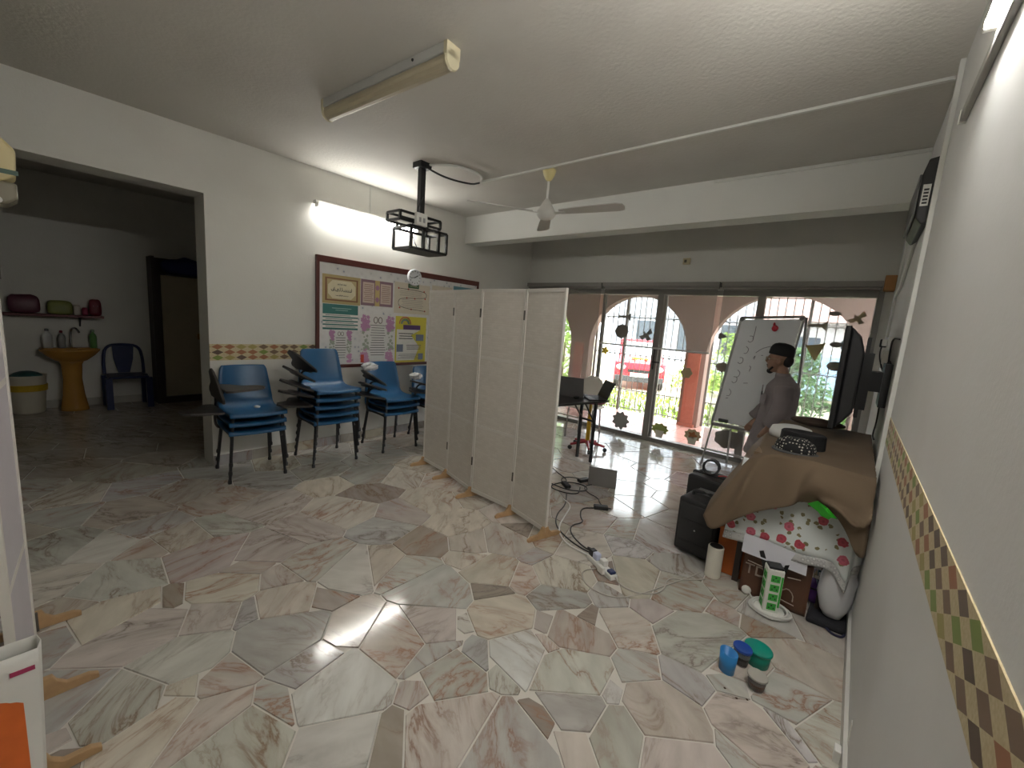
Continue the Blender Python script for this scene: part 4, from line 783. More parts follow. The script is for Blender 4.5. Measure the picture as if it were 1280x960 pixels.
# cables and adapters on the floor
def cable(name, lb, pts, r, mt, cat='cable'): return tag(obj(name, MB().tube(chaikin(pts,3), r, 6), mt, smooth=True), lb, cat)
M_WCAB = mat('white_cable', (.72,.71,.68), .45); M_GCAB = mat('grey_cable', (.45,.42,.37), .5)
def adapter(lb, x, y, rz):
    t = thing('power_adapter', lb, 'power adapter', (x,y,0), rz, 'black adapters on the floor'); obj('brick', MB().box(-.06,.06,-.028,.028,0,.032), M_BLACK, t, bevel=.008); obj('strain_relief', MB().tube([(.06,0,.014),(.085,0,.012)], [.007,.004], 6), M_BLACK, t)
adapter('black power adapter behind the last screen panel', -1.93, 3.26, R(-35)); adapter('black power adapter lying in the middle of the floor', -1.46, 3.07, R(35)); adapter('black adapter near the hinge of the floor laptop', -1.88, 3.50, R(70))
cable('floor_cable', 'black cord from the middle adapter to the power strip', [(-1.50,3.03,.008),(-1.58,2.95,.005),(-1.50,2.80,.005),(-1.43,2.74,.005),(-1.48,2.62,.005),(-1.40,2.50,.005),(-1.22,2.40,.01),(-1.13,2.36,.05)], .005, M_BLACK)
cable('floor_cable', 'black cord from behind the screen to the power strip', [(-1.82,3.10,.005),(-1.70,2.90,.005),(-1.66,2.70,.005),(-1.55,2.52,.005),(-1.36,2.42,.005),(-1.18,2.375,.01),(-1.13,2.36,.04)], .005, M_BLACK)
cable('floor_cable', 'black cord joining the floor laptop and the middle adapter', [(-1.74,3.55,.005),(-1.82,3.40,.005),(-1.72,3.28,.005),(-1.58,3.25,.005),(-1.52,3.16,.005),(-1.44,3.10,.01)], .004, M_BLACK)
cable('floor_cable', 'black cord hanging from the desk to the adapter behind the screen', [(-2.38,3.55,.72),(-2.43,3.54,.5),(-2.36,3.5,.1),(-2.2,3.5,.005),(-2.02,3.42,.005),(-1.96,3.30,.012)], .005, M_BLACK)
cable('floor_cable', 'tangled black cord around the adapter behind the screen', [(-2.05,3.20,.005),(-1.86,3.18,.005),(-1.72,3.30,.005),(-1.80,3.42,.005),(-1.98,3.36,.01),(-2.05,3.12,.005),(-1.86,3.10,.005),(-1.74,3.18,.005),(-1.80,3.30,.02)], .005, M_BLACK)
cable('floor_cable', 'black cord from the laptop adapter across the tiles', [(-1.90,3.52,.012),(-2.02,3.50,.005),(-2.08,3.40,.005),(-1.98,3.28,.005)], .004, M_BLACK)
cable('floor_cable', 'thick white cord curving from the screen to the power strip', [(-1.78,2.98,.006),(-1.66,2.93,.006),(-1.60,2.74,.006),(-1.52,2.50,.006),(-1.36,2.36,.006),(-1.20,2.345,.01),(-1.115,2.345,.02)], .0065, M_WCAB)
cable('floor_cable', 'thin grey cord looping on the floor to the white cylinder', [(-.93,2.24,.02),(-.86,2.20,.004),(-.74,2.22,.004),(-.66,2.34,.004),(-.70,2.50,.004),(-.60,2.56,.004),(-.52,2.66,.004)], .0045, M_GCAB)
cable('floor_cable', 'long thin grey cord looping below the power strip', [(-1.06,2.26,.004),(-1.12,2.16,.004),(-1.02,2.05,.004),(-.84,2.06,.004),(-.74,2.24,.004),(-.68,2.40,.004),(-.60,2.60,.004),(-.56,2.72,.004)], .004, M_GCAB)
t = thing('power_strip', 'white power strip with plugs on the marble floor', 'power strip', (-1.04, 2.285, 0), R(-27)); obj('body', MB().box(-.13,.13,-.027,.027,0,.032), M_WHITE, t, bevel=.006)
for x, mt, nm in ((-.10,M_BLACK,0),(-.055,mat('white_blue', (.55,.58,.74), .4),1),(.02,M_WHITE,2),(.10,mat('navy_plug', (.02,.03,.10), .4),3)):
    p = obj('plug', MB().box(x-.022,x+.022,-.02,.02,.0325,.075 if nm != 3 else .05), mt, t, bevel=.006)
    if nm == 0: obj('boot', MB().tube([(x-.02,0,.06),(x-.06,.0,.055)], [.012,.006], 8), M_BLACK, p)
obj('usb_block', MB().box(.02,.075,-.05,-.028,.01,.055), M_WHITE, t, bevel=.004)

# ------------------------------------------------------------------ speaker, amplifier, cylinder
t = thing('pa_speaker', 'large black trolley loudspeaker on the floor by the table', 'loudspeaker', (-.645, 2.99, 0), R(-8))
obj('cabinet', MB().prism([(-.135,-.13),(.135,-.13),(.135,.13),(.06,.17),(-.06,.17),(-.135,.13)], .02, .40, 'z'), mat('cabinet_black', (.012,.012,.013), .55, bump=.3, bscale=200), t, bevel=.018, seg=3)
obj('grille', MB().box(-.115,.115,-.142,-.131,.05,.37), mat('mesh_black', (.02,.02,.021), .5, bump=1, bscale=400), t, bevel=.008)
for zz in (.10,.25): obj('groove', MB().box(-.10,.10,-.147,-.1425,zz,zz+.012), M_BLACK, t)
obj('badge', MB().lathe([(.006,0),(.005,.002)], 10, M=Matrix.Translation((.0,-.1425,.20))@Matrix.Rotation(PI/2,4,'X')), mat('silver', (.6,.6,.6), .3, .8), t)
obj('handle', MB().tube(chaikin([(-.09,-.02,.40),(-.085,-.02,.435),(.085,-.02,.435),(.09,-.02,.40)],2), .012, 8), M_BLACK, t); obj('control_panel', MB().box(-.10,.02,.03,.12,.40,.412), mat('panel_grey', (.10,.10,.10), .3), t)
for x in (-.11,.11): obj('wheel', MB().lathe([(.02,-.02),(.04,-.015),(.04,.015),(.02,.02)], 14, M=Matrix.Translation((x,.12,.04))@Matrix.Rotation(PI/2,4,'Y')), M_BLACK, t)
t = thing('amplifier_case', 'black equipment case with coiled cable behind the loudspeaker', 'case', (-.70, 3.32, 0), R(-8)); obj('case', MB().box(-.14,.14,-.12,.12,.0,.46), mat('cabinet_black2', (.014,.014,.015), .5), t, bevel=.02)
obj('strap', MB().box(-.145,.145,-.02,.02,.10,.466), mat('strap_black', (.02,.02,.02), .8), t, bevel=.002)
tag(obj('cable_coil', MB().tube([(-.72+.055*math.cos(a*.45), 3.30+.02*math.sin(a*.45)+.0008*a, .525+.05*math.sin(a*.45)) for a in range(48)], .008, 6), M_BLACK), 'coiled black cable standing on the equipment case', 'cable')
tag(obj('jack_cable', MB().tube(chaikin([(-.66,3.3,.475),(-.60,3.27,.50),(-.57,3.24,.49),(-.565,3.22,.465)],2), .005, 6), mat('red_lead', (.35,.03,.03), .5)), 'red lead lying over the equipment case', 'cable')
t = thing('white_cylinder', 'white cylindrical device with black top beside the loudspeaker', 'speaker', (-.50, 2.745, 0)); obj('shell', MB().lathe([(.042,0),(.046,.006),(.046,.196),(.043,.202)], 28, sy=1.0), mat('warm_white', (.74,.71,.62), .4), t, smooth=False); obj('top_recess', MB().lathe([(.038,.2021),(.036,.204)], 28), M_BLACK, t)

# ------------------------------------------------------------------ covered table by the wall
TT = .845
t = thing('side_table', 'dark metal-legged table under the brown cover', 'table', (-.12, 3.38, 0))
obj('table_top', MB().box(-.265,.285,-.60,.66,TT-.03,TT), mat('table_board', (.20,.13,.08), .5), t)
for x, y in ((-.262,-.575),(.16,-.575),(-.25,.6),(.25,.6)): obj('leg', MB().box(x-.016,x+.016,y-.016,y+.016,0,TT-.03), M_DKWOOD, t)
obj('apron', MB().box(-.25,.16,-.585,-.565,TT-.09,TT-.03), M_DKWOOD, t)
M_COVER = mat('brown_cover', (.14,.097,.06), .85, var=.10, scale=3, bump=.3, bscale=250)
def lerp_list(P, u):
    u = min(max(u,0),1)*(len(P)-1); k = min(int(u), len(P)-2); f = u-k; return Vector(P[k])*(1-f)+Vector(P[k+1])*f
crest = [(-.395,2.70,.80),(-.335,2.69,.845),(-.28,2.68,.872),(-.19,2.675,.876),(-.10,2.67,.885),(.0,2.67,.876),(.08,2.675,.865),(.165,2.69,.856)]
hem = [(-.575,2.64,.42),(-.515,2.60,.345),(-.40,2.61,.475),(-.27,2.615,.575),(-.145,2.59,.645),(-.125,2.655,.67),(.01,2.64,.675),(.085,2.60,.60),(.135,2.585,.49),(.172,2.60,.50)]
crest = chaikin(crest, 2); hemc = chaikin(hem, 2)
def front(u, v):
    a = lerp_list(crest, u); b = lerp_list(hemc, u); p = a.lerp(b, v)
    c1 = u-(.60-.10*v); st = 1/(1+math.exp(-c1*90)); fold = .060*math.sin(PI*min(1,v*1.1))*st*math.exp(-max(0,c1)*5)
    fold += .045*math.sin(PI*v)*math.exp(-((u-.17-.05*v)/.04)**2) - .03*math.sin(PI*v)*math.exp(-((u-.36)/.08)**2)
    fold += .06*math.sin(PI*v)*math.exp(-((v-.85+1.1*(u-.62))/.07)**2)*(u > .62) + .03*v*math.exp(-((u-.93)/.04)**2)
    p.y -= .03*math.sin(PI*v*.8) + fold; p.x -= .0; return tuple(p)
def top(u, v):
    a = lerp_list(crest, u); y = a.y + (4.03-a.y)*v; k = math.exp(-v*7); z = (TT+.012)*(1-k)+a.z*k + .010*mnoise.noise(Vector((u*4,v*7,0))) *(1-k) + .05*max(0,v-.75)*(1-abs(u-.5))
    x = a.x + .012*math.sin(v*9)*(1-u) ; return (x, y, z)
def left(u, v):   # u along the table, v downwards
    a = Vector(top(0, u)); b = Vector((-.575+.10*u, 2.64+(4.03-2.64)*u, .42+.16*u+.05*math.sin(u*14))); p = a.lerp(b, v); p.x -= (.03*math.sin(PI*v)+.02*math.sin(u*16)*v)*min(1,u*5); p.y -= .03*math.sin(PI*v*.8)*(1-u)**6; return tuple(p)
def back(u, v): a = Vector(top(u, 1)); return tuple(a + Vector((0,.02*v,-.35*v)))
cv = MB(); cv.grid(front, 60, 20, True); cv.grid(top, 60, 40); cv.grid(left, 40, 20); cv.grid(back, 60, 8)
co = obj('table_cover', cv, M_COVER, smooth=True, weld=.004, solid=.004); tag(co, 'brown cloth cover draped over the table beside the wall', 'cover')
def floral():
    m, nt, b, out, N, L = nodes('floral_print'); g = N('ShaderNodeTexCoord'); mp = N('ShaderNodeMapping'); mp.inputs['Scale'].default_value = (1,.15,1); L(g.outputs['Object'], mp.inputs[0])
    nz = N('ShaderNodeTexNoise'); nz.inputs['Scale'].default_value = 45; nz.inputs['Detail'].default_value = 2; sx_ = N('ShaderNodeSeparateXYZ'); L(g.outputs['Object'], sx_.inputs[0]); c2 = N('ShaderNodeCombineXYZ'); L(sx_.outputs[0], c2.inputs[0]); L(sx_.outputs[2], c2.inputs[1]); mp = c2; L(mp.outputs[0], nz.inputs['Vector'])
    ad = N('ShaderNodeMix'); ad.data_type = 'RGBA'; ad.inputs['Factor'].default_value = .018; L(mp.outputs[0], ad.inputs['A']); L(nz.outputs['Color'], ad.inputs['B'])
    def vor(sc, rnd): v = N('ShaderNodeTexVoronoi'); v.voronoi_dimensions = '2D'; v.inputs['Scale'].default_value = sc; v.inputs['Randomness'].default_value = rnd; L(ad.outputs['Result'], v.inputs['Vector']); return v
    v1 = vor(11.5, .7); sel = N('ShaderNodeSeparateColor'); L(v1.outputs['Color'], sel.inputs[0])
    col = ramp(N, L, sel.outputs[0], [(0,(.50,.07,.10)),(.35,(.58,.13,.19)),(.62,(.60,.27,.07))], True)
    shade = ramp(N, L, v1.outputs['Distance'], [(0,(.55,.5,.5)),(.12,(1,1,1)),(.2,(.8,.75,.75)),(.3,(1.1,1.1,1.1))])
    cm = N('ShaderNodeMix'); cm.data_type = 'RGBA'; cm.blend_type = 'MULTIPLY'; cm.inputs['Factor'].default_value = 1; L(col, cm.inputs['A']); L(shade, cm.inputs['B'])
    inside = math_n(N, L, 'MULTIPLY', math_n(N, L, 'LESS_THAN', v1.outputs['Distance'], .27), math_n(N, L, 'GREATER_THAN', sel.outputs[1], .42))
    v2 = vor(24, 1); s2 = N('ShaderNodeSeparateColor'); L(v2.outputs['Color'], s2.inputs[0]); leaf = math_n(N, L, 'MULTIPLY', math_n(N, L, 'LESS_THAN', v2.outputs['Distance'], .24), math_n(N, L, 'MULTIPLY', math_n(N, L, 'GREATER_THAN', s2.outputs[0], .4), math_n(N, L, 'LESS_THAN', v1.outputs['Distance'], .52)))
    m1 = N('ShaderNodeMix'); m1.data_type = 'RGBA'; m1.inputs['A'].default_value = (.66,.70,.69,1); m1.inputs['B'].default_value = (.22,.19,.09,1); L(leaf, m1.inputs['Factor'])
    m2 = N('ShaderNodeMix'); m2.data_type = 'RGBA'; L(inside, m2.inputs['Factor']); L(m1.outputs['Result'], m2.inputs['A']); L(cm.outputs['Result'], m2.inputs['B']); L(m2.outputs['Result'], b.inputs['Base Color']); b.inputs['Roughness'].default_value = .45; return m
M_FLOR = floral()
def lace():
    m, nt, b, out, N, L = nodes('lace_trim'); g = N('ShaderNodeTexCoord'); v = N('ShaderNodeTexVoronoi'); v.inputs['Scale'].default_value = 42; v.inputs['Randomness'].default_value = .35; L(g.outputs['Object'], v.inputs['Vector'])
    L(ramp(N, L, v.outputs['Distance'], [(.1,(.66,.66,.64)),(.35,(.36,.36,.36)),(.5,(.50,.50,.49))]), b.inputs['Base Color']); b.inputs['Roughness'].default_value = .5; return m
M_LACE = lace()
ftop = [(-.43,2.76,.80),(-.2,2.755,.80),(.0,2.755,.80),(.10,2.755,.80),(.155,2.76,.80),(.17,2.765,.80)]
fhem = chaikin([(-.468,2.70,.295),(-.36,2.685,.315),(-.235,2.675,.31),(-.08,2.67,.305),(.03,2.675,.335),(.075,2.70,.31),(.115,2.665,.235),(.135,2.67,.235),(.14,2.71,.34),(.172,2.70,.345)],2)
def flr(u, v, off=0):
    a = lerp_list(ftop, u); b = lerp_list(fhem, u); p = a.lerp(b, v); p.y -= .015*math.sin(u*30)*v*v*(u > .7) + .008*math.sin(u*17)*v + off; return tuple(p)
t = thing('tablecloth', 'white floral tablecloth with lace edge under the brown cover', 'tablecloth'); obj('cloth', MB().grid(lambda u,v: flr(u, v*.90), 60, 16), M_FLOR, t, smooth=True, solid=.002); obj('lace_edge', MB().grid(lambda u,v: flr(u, .90+v*.10), 60, 3), M_LACE, t, smooth=True, solid=.002)
obj('side_cloth', MB().grid(lambda u,v: (-.387-.04*v, 2.78+u*1.15, .79-.40*v), 30, 10), M_FLOR, t, smooth=True, solid=.002)
t = thing('green_cloth', 'bright green scrap of cloth peeking from under the cover', 'cloth'); obj('cloth', MB().add([(-.085,2.60,.675),(-.045,2.575,.71),(.0,2.58,.685),(.045,2.59,.64),(.02,2.575,.645),(.012,2.59,.625),(-.02,2.60,.63),(-.035,2.605,.645)],[tuple(range(8))]), mat('bright_green', (.03,.42,.02), .5), t, solid=.003)
# hats on the cover
t = thing('prayer_cap', 'white cloth cap lying on the brown cover', 'cap', (-.27, 3.36, TT+.016), R(20)); obj('crown', MB().lathe([(.105,0),(.107,.03),(.095,.065),(.05,.08),(.01,.082)], 24, sx=1.2), mat('white_cloth', (.66,.66,.64), .8, bump=.2), t, smooth=True)
t = thing('black_velvet_cap', 'black velvet songkok cap in front of the white cap', 'cap', (-.185, 3.12, TT+.014), R(-14)); obj('crown', MB().lathe([(.095,0),(.10,.005),(.097,.085),(.09,.092),(.03,.082)], 24, sx=1.25, sy=.85), mat('black_velvet', (.010,.010,.011), .7), t, smooth=False)
obj('badge', MB().box(.0,.03,-.088,-.084,.045,.06), mat('gold_badge', (.45,.28,.14), .4), t)
def dotted():
    m, nt, b, out, N, L = nodes('dotted_knit'); g = N('ShaderNodeTexCoord'); v = N('ShaderNodeTexVoronoi'); v.inputs['Scale'].default_value = 62; v.inputs['Randomness'].default_value = .2; L(g.outputs['Object'], v.inputs['Vector'])
    L(ramp(N, L, v.outputs['Distance'], [(.28,(.55,.52,.45)),(.34,(.010,.010,.012))]), b.inputs['Base Color']); b.inputs['Roughness'].default_value = .8; return m
t = thing('dotted_cap', 'black knitted cap with pale dots nearest the table edge', 'cap', (-.20, 2.90, TT+.018), R(-10)); obj('crown', MB().lathe([(.10,0),(.105,.025),(.095,.06),(.055,.085),(.01,.09)], 26, sx=1.0, sy=.72), dotted(), t, smooth=True); obj('brim', MB().lathe([(.10,0),(.118,.0),(.118,.008),(.10,.012)], 26, sx=1.0, sy=.75), mat('grey_knit', (.09,.09,.095), .9), t)
t = thing('brown_bundle', 'dark brown folded bundle at the far end of the cover', 'bag', (-.16, 3.88, TT+.035)); mb = MB().ball((0,0,.03),(.17,.07,.035),16,10); mb.v = [(a*(1+.1*mnoise.noise(Vector((a,b,c))*14)),b,max(0,c)) for a,b,c in mb.v]; obj('cloth', mb, mat('dark_brown_cloth', (.05,.032,.022), .8, bump=.2), t, smooth=True); obj('fold', MB().tube(chaikin([(-.13,-.05,.03),(0,-.06,.05),(.13,-.05,.03)],2), .008, 6), mat('dark_brown_cloth', (.05,.032,.022)), t, smooth=True)
# things under and before the table
t = thing('orange_crate', 'orange plastic box under the table corner', 'box', (-.44, 2.88, 0)); obj('box', MB().prism([(-.07,-.05),(.09,-.05),(.09,.14),(-.07,.14)], 0, .30, 'z'), mat('orange_plastic', (.42,.10,.015), .5, var=.2), t, bevel=.008); obj('rim', MB().box(-.078,.098,-.058,.148,.29,.31), mat('orange_plastic', (.42,.10,.015)), t, bevel=.004)
t = thing('brown_tote', 'brown shopping bag with pale lettering leaning on the table leg', 'bag', (-.175, 2.735, 0)); M_TOTE = mat('brown_tote', (.105,.045,.025), .4, var=.15, bump=.25, bscale=30)
Mt = Matrix.Rotation(R(-5),4,'X')
tb = MB().grid(lambda u,v: tuple(Mt @ Vector((-.165+.33*u, -.03-.012*math.sin(u*9+v*5)*math.sin(PI*u), .29*v))), 16, 12); obj('bag_front', tb, M_TOTE, t, smooth=True, solid=.003)
obj('bag_side', MB().box(-.166,-.163,-.03,.03,.0,.285,Mt).box(.163,.166,-.03,.03,0,.285,Mt).box(-.165,.165,-.03,.03,0,.004,Mt).box(-.165,.165,.028,.031,0,.29,Mt), M_TOTE, t)
M_LETT = mat('bag_print', (.34,.27,.22), .5)
def totM(x, z): return Mt @ Matrix.Translation((x,-.047,z)) @ Matrix.Rotation(PI/2,4,'X')
txt('TD', .085, totM(-.095,.155), M_LETT, t, depth=.002)
for q in ([(.04,-.05,.11),(.07,-.052,.14),(.10,-.05,.11),(.10,-.05,.07)],[(.03,-.05,.06),(.11,-.05,.05)],[(.06,-.05,.20),(.12,-.05,.21)],[(-.14,-.05,.215),(-.04,-.05,.205)]): obj('print_line', MB().tube(chaikin(q,1), .003, 5), M_LETT, t)
obj('strap', MB().prism([(-.09,.30),(-.07,.31),(-.03,.22),(-.05,.18)], -.064, -.060, 'y').prism([(.04,.27),(.06,.28),(.035,.12),(.01,.12)], -.066, -.062, 'y'), M_BLACK, t)
tag(obj('white_board_sheet', MB().add([(-.352,2.672,.262),(-.036,2.672,.252),(-.040,2.684,.345),(-.235,2.684,.37),(-.352,2.684,.372)],[(0,1,2,3,4)]), mat('white_card', (.68,.68,.74), .5), solid=.004), 'blank white card sticking out of the brown shopping bag', 'card')
t = thing('socket_tower', 'white vertical socket tower with green outlets on the floor', 'power strip', (-.175, 2.625, 0), R(22)); obj('body', MB().box(-.040,.040,-.040,.040,.012,.262), M_WHITE, t, bevel=.006)
obj('base', MB().lathe([(.075,0),(.078,.008),(.06,.014)], 24), M_WHITE, t); obj('top_cap', MB().box(-.036,.036,-.036,.036,.2625,.275), M_BLACK, t, bevel=.005); M_GRN = mat('outlet_green', (.05,.42,.06), .4); M_PIN = mat('pin_dark', (.01,.06,.015), .5)
for i, zz in enumerate((.045,.10,.155,.21)):
    for rz in (0, PI/2, PI, -PI/2):
        Mx = Matrix.Rotation(rz,4,'Z'); oo = obj('outlet', MB().box(-.022,.022,-.0425,-.0402,zz-.017,zz+.022,Mx), M_GRN, t)
        obj('pin_hole', MB().box(-.014,-.008,-.0435,-.0426,zz-.008,zz,Mx).box(.008,.014,-.0435,-.0426,zz-.008,zz,Mx).box(-.004,.004,-.0435,-.0426,zz+.006,zz+.015,Mx), M_PIN, oo)
for rz in (0, PI/2): obj('switch', MB().box(.027,.036,-.043,-.0402,.05,.23,Matrix.Rotation(rz,4,'Z')), M_GRN, t)
tag(obj('cable_ring', MB().tube([(-.165+(.092+.010*math.sin(a*.13))*math.cos(a*.3), 2.612+(.080+.008*math.cos(a*.17))*math.sin(a*.3), .008+.00022*a) for a in range(90)], .0058, 6), M_WCAB, smooth=True), 'white cord coiled around the foot of the socket tower', 'cable')
t = thing('round_plug', 'round white plug lying beside the socket tower', 'plug', (-.30, 2.70, 0)); obj('body', MB().ball((0,0,.025),(.026,.026,.025),14,10), M_WHITE, t, smooth=True); obj('lead', MB().tube(chaikin([(.02,-.01,.02),(.04,-.04,.006),(.07,-.05,.006)],2), .005, 6), M_WCAB, t)
for k, (c, dz_) in enumerate((((.10,.13,.22),.03),((.42,.38,.22),.025),((.06,.16,.17),.03),((.5,.5,.5),.02),((.30,.27,.10),.03))):
    o = thing('magazine', ['navy magazine at the bottom of the pile under the table','cream booklet second from the bottom of the pile','teal folder in the middle of the pile under the table','grey booklet near the top of the pile under the table','olive book on top of the pile under the table'][k], 'book', (.075, 2.90, .16+sum((.03,.025,.03,.02,.03)[:k])), R((8,-6,4,-10,12)[k]), 'books under the table'); obj('cover', MB().box(-.07,.07,-.09,.09,0,dz_*.95), mat('mag%d' % k, c, .4), o, bevel=.002); obj('pages', MB().box(-.066,.066,-.0915,-.0902,.003,dz_*.95-.003), M_WHITE, o)
t = thing('purple_pouch', 'purple fabric pouch below the pile of books', 'bag', (.03, 2.90, 0)); mb = MB().ball((0,0,.08),(.07,.08,.08),14,10); mb.v = [(a,b,min(.159,max(0,c))) for a,b,c in mb.v]; obj('cloth', mb, mat('purple_cloth', (.10,.03,.20), .7, bump=.2), t, smooth=True); obj('drawstring', MB().tube(chaikin([(-.05,-.07,.12),(0,-.085,.125),(.05,-.07,.12)],2), .004, 5), M_BLACK, t)
t = thing('white_sack', 'white translucent plastic sack slumped against the wall', 'bag', (.10, 2.76, .035)); mb = MB().ball((0,0,.18),(.080,.06,.20),18,12); mb.v = [(a*(1+.12*mnoise.noise(Vector((a,b,c))*18)),b,max(0,c)) for a,b,c in mb.v]; obj('sack', mb, mat('white_film', (.66,.66,.68), .35, bump=.4, bscale=20), t, smooth=True); obj('neck', MB().tube([(0,0,.36),(.02,.01,.41)], [.03,.015], 8), mat('white_film', (.62,.62,.68)), t, smooth=True)
t = thing('black_bag', 'flat black bag under the white plastic sack', 'bag', (.085, 2.775, 0)); obj('bag', MB().prism([(-.09,-.11),(.085,-.10),(.085,.13),(-.08,.12)], 0, .034, 'z'), mat('black_cloth', (.012,.012,.016), .8, bump=.2), t, bevel=.014, seg=3); obj('strap', MB().tube(chaikin([(.0,-.10,.01),(.03,-.135,.008),(.07,-.13,.008),(.08,-.095,.01)],2), .006, 6), mat('navy_strap', (.015,.015,.05), .7), t)

# ------------------------------------------------------------------ cups on the floor
def cup(name, lb, x, y, r, h, col, sx=1.2, rz=R(-35), lid=None, fill=None, taper=.85, inner=None, alpha=None):
    t = thing(name, lb, 'container', (x,y,0), rz); mt = mat('cup_'+col[0], col[1], .35, alpha=alpha or 1)
    if lid is None: obj('cup', MB().lathe([(r*taper,0),(r,h),(r*.93,h),(r*taper*.9,.006),(.002,.005)], 26, sx=sx), mt, t, smooth=True)
    else:
        obj('tub', MB().lathe([(r*taper,0),(r*.97,h*.88),(r*.9,h*.88)], 26, sx=sx), mt, t, smooth=True); obj('lid', MB().lathe([(r*1.04,h*.86),(r*1.05,h*.97),(r*1.0,h),(r*.95,h*.985),(.004,h*.975)], 26, sx=sx), mat('lid_'+lid[0], lid[1], .35, alpha=lid[2] if len(lid) > 2 else 1), t, smooth=True)
    if fill: obj('contents', MB().lathe([(r*taper*.93,.004),(r*.90,fill[2]*h)], 22, sx=sx), mat('fill_'+fill[0], fill[1], .5), t)
cup('blue_cup', 'open light blue plastic cup on the floor', -.245, 1.985, .033, .095, ('sky', (.02,.20,.50)), 1.25)
cup('lidded_cup', 'clear cup with dark blue lid between the blue and green ones', -.205, 2.075, .036, .088, ('clearcup', (.42,.42,.42)), 1.15, lid=('royal', (.012,.06,.32)), fill=('coffee', (.01,.008,.007), .55), alpha=.35, taper=.7)
cup('green_tub', 'teal green lidded plastic tub on the floor', -.15, 2.14, .052, .078, ('teal', (.0,.24,.17)), 1.15, lid=('teal', (.0,.27,.20)))
cup('sauce_cup', 'small clear tub half full of brown sauce', -.125, 1.975, .037, .062, ('clearcup', (.42,.42,.42)), 1.1, lid=('film', (.52,.50,.44), .75), fill=('sauce', (.13,.055,.028), .5), alpha=.35, taper=.75)
for k, (x, y) in enumerate(((-.225,1.87),(-.175,1.85),(-.14,1.875))): tag(obj('crumb', MB().ball((x,y,.003),(.006,.004,.003),6,4), mat('crumb', (.08,.05,.03), .8)), ['tiny dark crumb lying nearest the open blue cup','tiny dark crumb midway between blue cup and sauce tub','tiny dark crumb lying nearest the sauce tub'][k], 'crumb', 'crumbs on the floor')
t = thing('wall_hook', 'small white clip stuck on the skirting of the plain wall', 'clip', (XR-.014, 1.83, .0)); obj('clip', MB().box(-.02,0,-.02,.02,.0,.05), M_WHITE, t, bevel=.003); obj('tape', MB().box(.0122,.0139,.0,.03,.06,.16), M_WHITE, t)

# ------------------------------------------------------------------ television and wall boxes
t = thing('television', 'black flat television on an arm from the wall', 'television', (-.07, 3.36, .965)); M_TVB = mat('tv_back', (.016,.016,.018), .45)
obj('bezel', MB().box(-.012,.018,0,1.02,0,.665), M_BLACK, t, bevel=.006); obj('display', MB().box(-.0135,-.0121,.015,1.005,.02,.65), M_SCR, t)
obj('rear_shell', MB().prism([(.02,.0),(.06,.05),(.10,.12),(.105,.50),(.075,.60),(.02,.66)], .03, .99, 'y', Matrix.Translation((-.002,0,0))), M_TVB, t, bevel=.012)
obj('sticker', MB().box(.04,.042,.06,.10,.03,.05), M_WHITE, t); mm = obj('mount_arm', MB().box(.10,.155,.16,.62,.13,.50).box(.155,.216,.26,.44,.25,.38), M_BLKM, t); obj('mount_plate', MB().box(.215,.2525,.18,.48,.16,.44), M_BLKM, mm)
obj('mount_rail', MB().box(.104,.125,.12,.16,.08,.60), M_BLKM, t)
t = thing('wall_box', 'black wall-mounted box with white printed label near the beam', 'wall unit', (XR, 3.17, 2.19)); obj('case', MB().prism([(0,0),(-.03,-.015),(-.055,.02),(-.062,.24),(-.045,.32),(0,.33)], 0, .62, 'y'), M_BLACK, t, bevel=.006); obj('front_strip', MB().box(-.071,-.060,.02,.60,.03,.25), mat('grey_strip', (.12,.12,.12), .35), t, bevel=.003)
lb_ = obj('label', MB().box(-.05,-.018,-.002,-.0005,.08,.19), M_WHITE, t); obj('print', MB().box(-.044,-.024,-.0035,-.0021,.09,.10).box(-.044,-.024,-.0035,-.0021,.107,.117).box(-.044,-.024,-.0035,-.0021,.124,.134).box(-.044,-.024,-.0035,-.0021,.141,.151).box(-.044,-.024,-.0035,-.0021,.158,.168), M_BLACK, lb_)
t = thing('socket_outlet', 'white multi-way socket on the wall beyond the television', 'socket', (XR, 4.05, 1.50)); obj('plate', MB().box(-.03,0,0,.16,0,.09), M_WHITE, t, bevel=.004); p = obj('plug', MB().box(-.07,-.031,.10,.15,.01,.07), M_BLACK, t, bevel=.006); obj('plug', MB().box(-.06,-.031,.03,.07,.02,.07), M_WHITE, t, bevel=.006); obj('lower_box', MB().box(-.045,0,.0,.14,-.14,-.01), mat('beige_box', (.50,.47,.40), .5), t, bevel=.004)
cable('tv_cable', 'black cable hanging from the wall socket to the television mount', [(.13,4.16,1.55),(.12,4.14,1.45),(.15,4.0,1.35),(.165,3.75,1.30),(.17,3.72,1.28)], .005, M_BLACK); cable('tv_cable', 'black cable hanging below the television mount', [(.16,3.70,1.15),(.165,3.72,1.0),(.155,3.68,.92),(.165,3.62,.9)], .005, M_BLACK); cable('tv_cable', 'short black cable with triangular plug by the trunking', [(.17,3.25,1.56),(.15,3.45,1.57),(.155,3.62,1.50),(.16,3.66,1.42)], .005, M_BLACK)
t = thing('hanging_plug', 'black triangular plug dangling on the wall', 'plug', (.165, 3.67, 1.38)); obj('plug', MB().lathe([(.022,0),(.02,.012),(.006,.045)], 10), M_BLACK, t); obj('prongs', MB().box(-.012,-.008,-.003,.003,-.014,0).box(.008,.012,-.003,.003,-.014,0), M_ALU, t)

